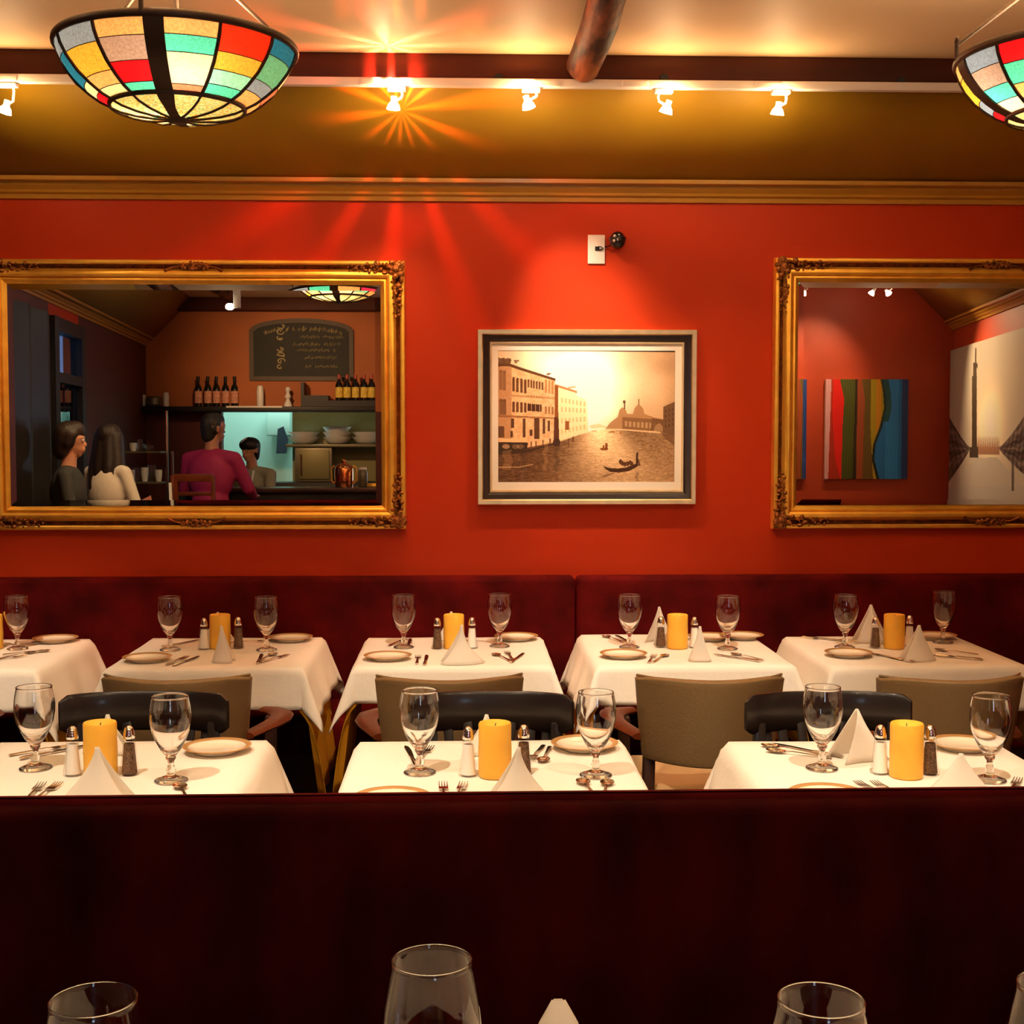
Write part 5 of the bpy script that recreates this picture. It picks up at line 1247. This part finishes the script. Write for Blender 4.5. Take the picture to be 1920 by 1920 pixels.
# copper urn, glass jar, tray
yu = -5.75; p = mirrored(645, 905, yu)
t = thing('copper_urn', 'polished copper urn on the bar counter, seen in the left mirror', 'urn', (p.x, yu, zc+.001))
bm = B(); lathe(bm, [(0, 0), (.075, 0), (.08, .02), (.08, .15), (.07, .175), (.04, .195), (0, .20)], 28); obj('body', bm, M['copper'], t); bm = B(); sphere(bm, (0, 0, .215), .022); obj('lid_knob', bm, M['copper'], t)
for sx in (-1, 1):
    bm = B(); tube(bm, [(sx*.08, 0, .03), (sx*.105, 0, .05), (sx*.105, 0, .16), (sx*.078, 0, .18)], .008, 8); obj('handle', bm, M['gold'], t)
p = mirrored(668, 905, yu); bm = B(); lathe(bm, [(0, 0), (.035, 0), (.04, .01), (.04, .12), (.03, .14), (0, .145)], 20); o = obj('jar', bm, M['appliance']); o.location = (p.x+.055, yu, zc+.001); tag(o, 'dark jar with pale lid right of the copper urn, in the mirror', 'jar')
bm = B(); lathe(bm, [(0, .146), (.034, .146), (.034, .165), (0, .168)], 20); obj('lid', bm, M['white'], o)
p = mirrored(690, 905, yu); bm = B(); lathe(bm, [(0, 0), (.05, 0), (.055, .006), (.05, .03), (0, .032)], 24, sx=1.4); o = obj('bread_tray', bm, M['gold']); o.location = (p.x+.06, yu, zc+.001); tag(o, 'low golden tray at the right end of the mirrored bar', 'tray')
# glassware station at left of the bar, metal post, shelf
GY = -5.9
zg = mirrored(270, 846, GY).z; ga, gb = mirrored(246, 846, GY).x, mirrored(306, 846, GY).x
t = thing('glass_rack', 'small shelf unit with a metal post holding glassware, seen in the left mirror', 'shelf', ((ga+gb)/2, GY, 0))
gx = (ga+gb)/2
for zz in (zg, mirrored(270, 903, GY).z):
    bm = B(); box(bm, ga-gx-.08, gb-gx, -.12, .12, zz-.015, zz); obj('shelf_board', bm, M['appliance'], t)
bm = B(); pz = mirrored(312, 770, GY).z; tube(bm, [(gb-gx+.03, 0, 0), (gb-gx+.03, 0, pz)], .012, 10); tube(bm, [(gb-gx+.075, 0, 0), (gb-gx+.075, 0, zg)], .012, 10); obj('post', bm, M['steel'], t)
zlo = mirrored(270, 903, GY).z
for i, (px, zz, r_, h_) in enumerate(((250, zg, .03, .07), (264, zg, .035, .06), (280, zg, .035, .05), (246, zlo, .03, .10), (258, zlo, .032, .12), (271, zlo, .03, .12), (284, zlo, .034, .14), (297, zlo, .03, .10), (266, zg, .02, .1))):
    p = mirrored(px, 846, GY); bm = B(); lathe(bm, [(0, 0), (r_*.7, 0), (r_, h_*.5), (r_, h_), (r_*.95, h_), (r_*.9, h_*.5), (0, h_*.08)], 20); o = obj('tumbler', bm, M['white'] if i in (0, 3, 5, 7) else M['glass']); o.location = (p.x, GY+(.06 if i == 8 else 0), zz+.001)
    tag(o, '%s tumbler, number %s from the left on the %s board of the mirrored rack' % ('white' if i in (0, 3, 5, 7) else 'clear', ('one', 'two', 'three', 'one', 'two', 'three', 'four', 'five', 'four')[i], 'upper' if zz == zg else 'lower'), 'glass', 'glassware on the mirrored rack')
# white panelled sign board beside stool, paper and cup
YS = -4.5
def stool(px, label):
    p = mirrored(px, 900, YS); t = thing('bar_stool', label, 'bar stool', (p.x, YS, 0)); zt_ = mirrored(px, 891, YS).z
    bm = B(); box(bm, -.18, .18, -.34, 0, .74, .79, bev=.02); obj('seat', bm, M['black'], t)
    for sx in (-1, 1):
        bm = B(); bar(bm, (sx*.17, .0, 0), (sx*.15, .01, zt_), .03, .03, bev=.005); obj('leg', bm, M['wood_orange'], t); bm = B(); bar(bm, (sx*.17, -.33, 0), (sx*.15, -.31, .75), .03, .03, bev=.005); obj('leg', bm, M['wood_orange'], t)
    bm = B(); bar(bm, (-.15, .012, zt_-.02), (.15, .012, zt_-.02), .022, .06, bev=.005); bar(bm, (-.15, .012, zt_-.14), (.15, .012, zt_-.14), .018, .03, bev=.004); obj('backrest', bm, M['wood_orange'], t); bm = B(); bar(bm, (-.16, -.0, .3), (.16, -.0, .3), .02, .02); obj('foot_rail', bm, M['steel'], t)
stool(362, 'brown wooden bar stool behind the man in the magenta shirt, left mirror')
YA = -4.2
p = mirrored(327, 905, YA); q = mirrored(333, 900, YA)
t = thing('easel_board', 'leaning white edged board left of the bar stool, seen in the left mirror', 'board', (p.x, YA, 0))
bm = B(); bar(bm, (-.0, 0, 0), (-.03, 0, p.z+.0), .02, .015); obj('white_edge', bm, M['white'], t); bm = B(); bar(bm, (.045, 0, 0), (.01, 0, q.z), .025, .02); obj('wood_leg', bm, M['wood_orange'], t)
p = mirrored(272, 942, -4.95)
t = thing('high_table', 'dark standing table in front of the two women, seen in the left mirror', 'table', (p.x, -4.95, 0))
bm = B(); box(bm, -.24, .16, -.2, .2, p.z-.04, p.z-.005, bev=.005); obj('tabletop', bm, M['black'], t); bm = B(); tube(bm, [(0, 0, 0), (0, 0, p.z-.04)], .03, 12); lathe(bm, [(0, 0), (.2, 0), (.2, .01), (0, .02)], 24); obj('pedestal', bm, M['black'], t)
pc = mirrored(242, 942, -4.95); bm = B(); lathe(bm, [(0, 0), (.025, 0), (.032, .085), (.030, .085), (.023, .004), (0, .004)], 24); o = obj('paper_cup', bm, M['white']); o.location = (pc.x, -4.95, p.z-.004); tag(o, 'white paper cup on the dark standing table, seen in the left mirror', 'cup')
bm = prism(B(), [(-.07, 0), (.06, 0), (.05, .06)], -.004, .004); o = obj('menu_card', bm, M['coral'], None, 0); o.location = (p.x, -4.93, p.z-.004); tag(o, 'coral menu card standing right of the white paper cup, left mirror', 'card')
# ceiling lamp bits in the mirror: white hanging spotlight
yq = -5.2; p = mirrored(431, 575, yq)
t = thing('hanging_spotlight', 'lit spotlight on a white post near the chalkboard, seen in the left mirror', 'spotlight', (p.x, yq, p.z))
bm = B(); box(bm, .03, .085, -.02, .02, -.01, H-p.z-.002, bev=.004); obj('post', bm, M['white'], t)
bm = B(); sphere(bm, (0, 0, 0), .03, (1.2, 1, .9), 16); obj('bulb', bm, M['bulb'], t)
lamp('spot_light', 'SPOT', (p.x-.02, yq-.05, p.z-.01), P_REAR*1.5, WARMER, t, mirrored(610, 730, YB), .03, 70, 1)
for i, (x, y, tx, ty) in enumerate(((-.55, -5.0, -.4, -3.9), (1.1, -5.0, .8, -3.9), (.3, -5.2, .3, -3.5), (-1.9, -2.6, -2.3, -3.9))):  # downlights added out of view to brighten the divider, front glasses and women
    bm = B(); lathe(bm, [(0, -.004), (.05, -.004), (.058, .0), (.058, .009), (0, .01)], 24); o = obj('downlight', bm, M['bulb']); o.location = (x, y, H-.013)
    tag(o, ['left ceiling downlight behind the camera', 'right ceiling downlight behind the camera', 'centre ceiling downlight behind the camera', 'ceiling downlight near the left wall beside the two women'][i], 'downlight', 'ceiling downlights')
    lamp('downlight_light', 'SPOT', (x, y, H-.03), P_FRONT*(1, 1, .8, 2.4)[i], WARM, o, (tx, ty, .7), .05, 95, .9)
p = mirrored(300, 538, -4.6); bm = B(); lathe(bm, [(0, 0), (.05, 0), (.05, .01), (0, .012)], 24); o = obj('downlight', bm, M['bulb']); o.location = (p.x, -4.6, H-.013); tag(o, 'small round lit ceiling downlight at the top of the left mirror', 'downlight')
lamp('downlight_light', 'SPOT', (p.x, -4.6, H-.03), P_REAR*.25, WARM, o, (p.x+.3, -4.4, 0), .04, 110, .8)

# ------------------------------------------------------------------ people
def blob(parts, voxel=.012, smooth=4):
    bm = B()
    for q in parts:
        if q[0] == 'c':
            a, b, r0, r1 = Vector(q[1]), Vector(q[2]), q[3], q[4]; n = max(2, int((b-a).length/(min(r0, r1)*.35))+1)
            for i in range(n+1):
                f = i/n; c_ = a.lerp(b, f); r_ = r0+(r1-r0)*f; qd = bmesh.ops.create_icosphere(bm, subdivisions=2, radius=r_)
                for v in qd['verts']: v.co += c_
        else:
            c_, s = Vector(q[1]), q[2]; qd = bmesh.ops.create_icosphere(bm, subdivisions=3, radius=1)
            R = Matrix.Rotation(q[3] if len(q) > 3 else 0, 3, 'X')
            for v in qd['verts']: v.co = R @ Vector((v.co.x*s[0], v.co.y*s[1], v.co.z*s[2]))+c_
    me = bpy.data.meshes.new('tmp'); bm.to_mesh(me); bm.free(); o = bpy.data.objects.new('tmp', me); COL.objects.link(o)
    md = o.modifiers.new('r', 'REMESH'); md.mode = 'VOXEL'; md.voxel_size = voxel; md2 = o.modifiers.new('s', 'SMOOTH'); md2.factor = .5; md2.iterations = smooth
    dg = bpy.context.evaluated_depsgraph_get(); r = bpy.data.meshes.new_from_object(o.evaluated_get(dg)); bpy.data.objects.remove(o); bpy.data.meshes.remove(me)
    r.materials.clear(); return r
def hand(w_, d, up, r=.0095, curl=.5, sgn=1):
    # palm and five bent fingers of unequal length from wrist w_ along d
    w_, d = Vector(w_), Vector(d).normalized(); n = Vector(up).normalized(); s = d.cross(n).normalized()*sgn; parts = [('c', w_, w_+d*.05, .024, .027)]
    for k, (L, off) in enumerate(((.068, -.027), (.078, -.009), (.072, .009), (.056, .026))):
        b0 = w_+d*.075+s*off; b1 = b0+d*L*.45-n*L*.15*curl; b2 = b1+d*L*.35-n*L*.40*curl; b3 = b2+d*L*.12-n*L*.34*curl
        parts += [('c', w_+d*.03+s*off*.8, b0, .012, r), ('c', b0, b1, r, r*.95), ('c', b1, b2, r*.95, r*.85), ('c', b2, b3, r*.85, r*.75)]
    t0 = w_+d*.02-s*.022; parts += [('c', t0, t0-s*.026+d*.03-n*.01, .012, .0105), ('c', t0-s*.026+d*.03-n*.01, t0-s*.026+d*.058-n*.022, .0105, .009)]
    return parts
def head_parts(c, s=1.0, face=(0, 1)):
    fx, fy = face; L = math.hypot(fx, fy); fx, fy = fx/L, fy/L; f = Vector((fx, fy, 0)); r = Vector((fy, -fx, 0)); c = Vector(c); z = Vector((0, 0, 1))
    P_ = [('c', c+f*-.015+z*.025, c+f*.012+z*.030, .084*s, .080*s), ('c', c+f*.030+z*.015, c+f*.036-z*.040, .056*s, .046*s), ('c', c+f*.012-z*.02, c+f*.042-z*.078, .062*s, .028*s), ('c', c-z*.06-f*.01, c-z*.17-f*.025, .052*s, .056*s),
          ('c', c+f*.082+z*.010, c+f*.096-z*.020, .007, .011), ('c', c+f*.080-z*.050-r*.016, c+f*.080-z*.050+r*.016, .010, .010), ('c', c+f*.078-z*.062-r*.01, c+f*.078-z*.062+r*.01, .010, .010)]
    for q in (-1, 1):
        P_ += [('c', c+r*q*.079-f*.012+z*.02, c+r*q*.084-f*.010-z*.018, .014, .010), ('c', c+f*.079+r*q*.018+z*.032, c+f*.074+r*q*.044+z*.030, .010, .008)]
    return P_
def person(label, loc, rz, hgt, body_m, skin_m, top_parts_fn, hair_fn, face, arms, female=False, lean=.0, extra=None):
    k = hgt/1.75; t = thing('person', label, 'person', loc, rz); t.scale = (k, k, k)
    sh, hipz = 1.43, .93; sw = .175 if female else .20; le = Vector((0, lean, 0))
    chest = Vector((0, 0, 1.24))+le*.7; neck = Vector((0, .0, 1.47))+le; hd = Vector((0, .03, 1.63))+le*1.15
    L = []
    L += head_parts(hd, .95 if female else 1, face); L += [('c', hd-Vector((0, .02, .12)), neck-Vector((0, 0, .04)), .050, .062)]
    torso = [('e', chest+Vector((0, 0, .03)), (sw*.92, .108, .20)), ('e', Vector((0, 0, 1.06))+le*.35, (.135, .095, .15)), ('e', Vector((0, 0, .93)), (.165, .115, .12))]
    L += torso
    legs = []
    for s in (-1, 1): legs += [('c', (s*.09, 0, .90), (s*.10, .015, .50), .085, .058), ('c', (s*.10, .015, .50), (s*.10, -.01, .10), .056, .040)]
    L += legs
    armc = []
    for s, (el, wr, hdir) in zip((-1, 1), arms):
        S = Vector((s*sw, 0, sh-.03))+le; el, wr = Vector(el), Vector(wr)
        armc.append((S, el, wr)); fb = .78 if female else 1; L += [('c', (0, le.y, sh-.01), S, .06*fb, .052*fb), ('c', S, el, .050*fb, .040*fb), ('c', el, wr, .039, .026)]; L += hand(wr, hdir, (0, 0, 1), sgn=s)
    for s in (-1, 1): L += [('c', (s*.10, -.02, .045), (s*.11, .13, .03), .042, .030)]
    me = blob(L, .0085, 3); obj('body', me, skin_m, t, 180)
    # eyes
    fx, fy = face; q = math.hypot(fx, fy); f = Vector((fx/q, fy/q, 0)); r = Vector((f.y, -f.x, 0))
    for s in (-1, 1):
        bm = B(); sphere(bm, hd+f*.0735+r*s*.030+Vector((0, 0, .016)), .0115, seg=10); e = obj('eye', bm, M['white'], t); bm = B(); sphere(bm, hd+f*.0815+r*s*.030+Vector((0, 0, .016)), .0052, seg=8); obj('iris', bm, M['black'], e)
    top = [('e', chest+Vector((0, 0, .03)), (sw*.99, .125, .215)), ('e', Vector((0, 0, 1.06))+le*.35, (.155, .115, .17)), ('e', Vector((0, 0, .95)), (.180, .130, .10)), ('c', neck-Vector((.03, 0, .06)), neck+Vector((.03, 0, -.06)), .070, .070)]
    fk = .85 if female else 1
    for (S, el, wr) in armc: top += [('c', (0, le.y, sh-.005), S, .070*fk, .062*fk), ('c', S, el, .062*fk, .052*fk), ('c', el, el.lerp(wr, .88), .051*fk, .041*fk)]
    obj('top', blob(top, .012, 6), body_m, t, 180)
    lg = [('e', (0, 0, .90), (.172, .122, .10))]
    for s in (-1, 1): lg += [('c', (s*.09, 0, .88), (s*.10, .015, .50), .097, .073), ('c', (s*.10, .015, .50), (s*.10, -.01, .10), .071, .062)]
    obj('trousers', blob(lg, .014, 4), M['trousers'], t, 180)
    for s in (-1, 1): obj('shoe', blob([('c', (s*.10, -.03, .050), (s*.11, .14, .040), .050, .040)], .012, 2), M['shoe'], t, 180)
    obj('hair', blob(hair_fn(hd, f, r), .010, 4), M['hair2'] if female else M['hair'], t, 180)
    if extra: extra(t, hd, f, r)
    return t
Z3 = Vector((0, 0, 1))
def short_hair(h, f, r): return [('c', h-f*.028+Z3*.052, h+f*.022+Z3*.066, .082, .070), ('c', h-f*.035+Z3*.03, h-f*.045-Z3*.05, .076, .058), ('c', h-f*.01+r*.045+Z3*.04, h-f*.02+r*.042-Z3*.0, .046, .044), ('c', h-f*.01-r*.045+Z3*.04, h-f*.02-r*.042-Z3*.0, .046, .044)]
def fluffy(h, f, r): return [('c', h-f*.035+Z3*.060, h+f*.025+Z3*.080, .092, .072), ('c', h-f*.045+Z3*.03, h-f*.065-Z3*.055, .088, .070), ('c', h+r*.05+Z3*.05, h+r*.05-f*.02-Z3*.005, .050, .046), ('c', h-r*.05+Z3*.05, h-r*.05-f*.02-Z3*.005, .050, .046)]
def long_hair(h, f, r):
    L = [('c', h-f*.028+Z3*.055, h+f*.020+Z3*.064, .088, .074)]
    for g in (-1, -.4, .4, 1): L += [('c', h-f*(.045-.025*abs(g))+r*g*.055+Z3*.03, h-f*(.085-.04*abs(g))+r*g*.085-Z3*.18, .064, .060), ('c', h-f*(.085-.04*abs(g))+r*g*.085-Z3*.18, h-f*.11+r*g*.085-Z3*.34, .060, .030)]
    return L
def place_person(px, py_top, y, hgt=None):
    p = mirrored(px, py_top, y); return (p.x, y, 0), p.z-.0
# man in magenta, back to the mirror, facing the bar
loc, zt_ = place_person(392, 776, -4.97)
person('man in a magenta shirt standing at the bar, back turned, in the mirror', loc, PI+.35, zt_, M['magenta'], M['skin2'], None, short_hair, (-.55, 1),
       [((-.27, .12, 1.17), (-.20, .32, 1.10), (.3, 1, .1)), ((.27, .08, 1.16), (.22, .30, 1.08), (-.2, 1, 0))], lean=.03)
# chef behind the bar, hand at his mouth
def cap(t, hd, f, r):
    bm = B(); sphere(bm, hd+f*.015+Z3*.055, .096, (1, 1, .72), 20); obj('cap', bm, M['black'], t, 60); bm = B(); tube(bm, [hd+f*.10+Z3*.075+r*-.012, hd+f*.085+Z3*.105+r*.005, hd+f*.05+Z3*.122+r*.012], .008, 6); obj('cap_badge', bm, M['white_trim'], t)
    bm = B(); tube(bm, [(-.05, .115, 1.42), (-.02, .135, 1.25), (.0, .12, 1.05)], .012, 6); tube(bm, [(.06, .10, 1.44), (.05, .135, 1.25), (.04, .125, 1.05)], .012, 6); obj('shirt_placket', bm, M['white_trim'], t)
loc, zt_ = place_person(474, 822, -6.35)
person('cook in dark cap and khaki shirt, hand at his mouth, behind the mirrored bar', loc, .35, zt_, M['chef_cloth'], M['skin'], None, short_hair, (-.35, 1),
       [((-.25, .18, 1.16), (-.08, .20, 1.47), (.25, -.1, 1)), ((.26, .16, 1.14), (.10, .34, 1.10), (-1, .4, .0))], lean=.02, extra=cap)
# two women at the left
loc, zt_ = place_person(126, 797, -3.25)
person('person with short black hair and charcoal jacket in profile, far left of the mirror', loc, -PI/2-.15, zt_, M['grey_cloth'], M['skin'], None, fluffy, (0, 1),
       [((-.24, .05, 1.16), (-.16, .27, 1.12), (.4, 1, 0)), ((.24, .05, 1.16), (.16, .27, 1.10), (-.4, 1, 0))], female=True)
loc, zt_ = place_person(200, 797, -3.95)
person('person with long dark hair and cream jacket, back turned, in the left mirror', loc, PI+.55, zt_, M['cream_cloth'], M['skin'], None, long_hair, (.25, 1),
       [((-.24, .05, 1.16), (-.18, .28, 1.08), (.4, 1, 0)), ((.24, .05, 1.16), (.18, .28, 1.08), (-.4, 1, 0))], female=True)
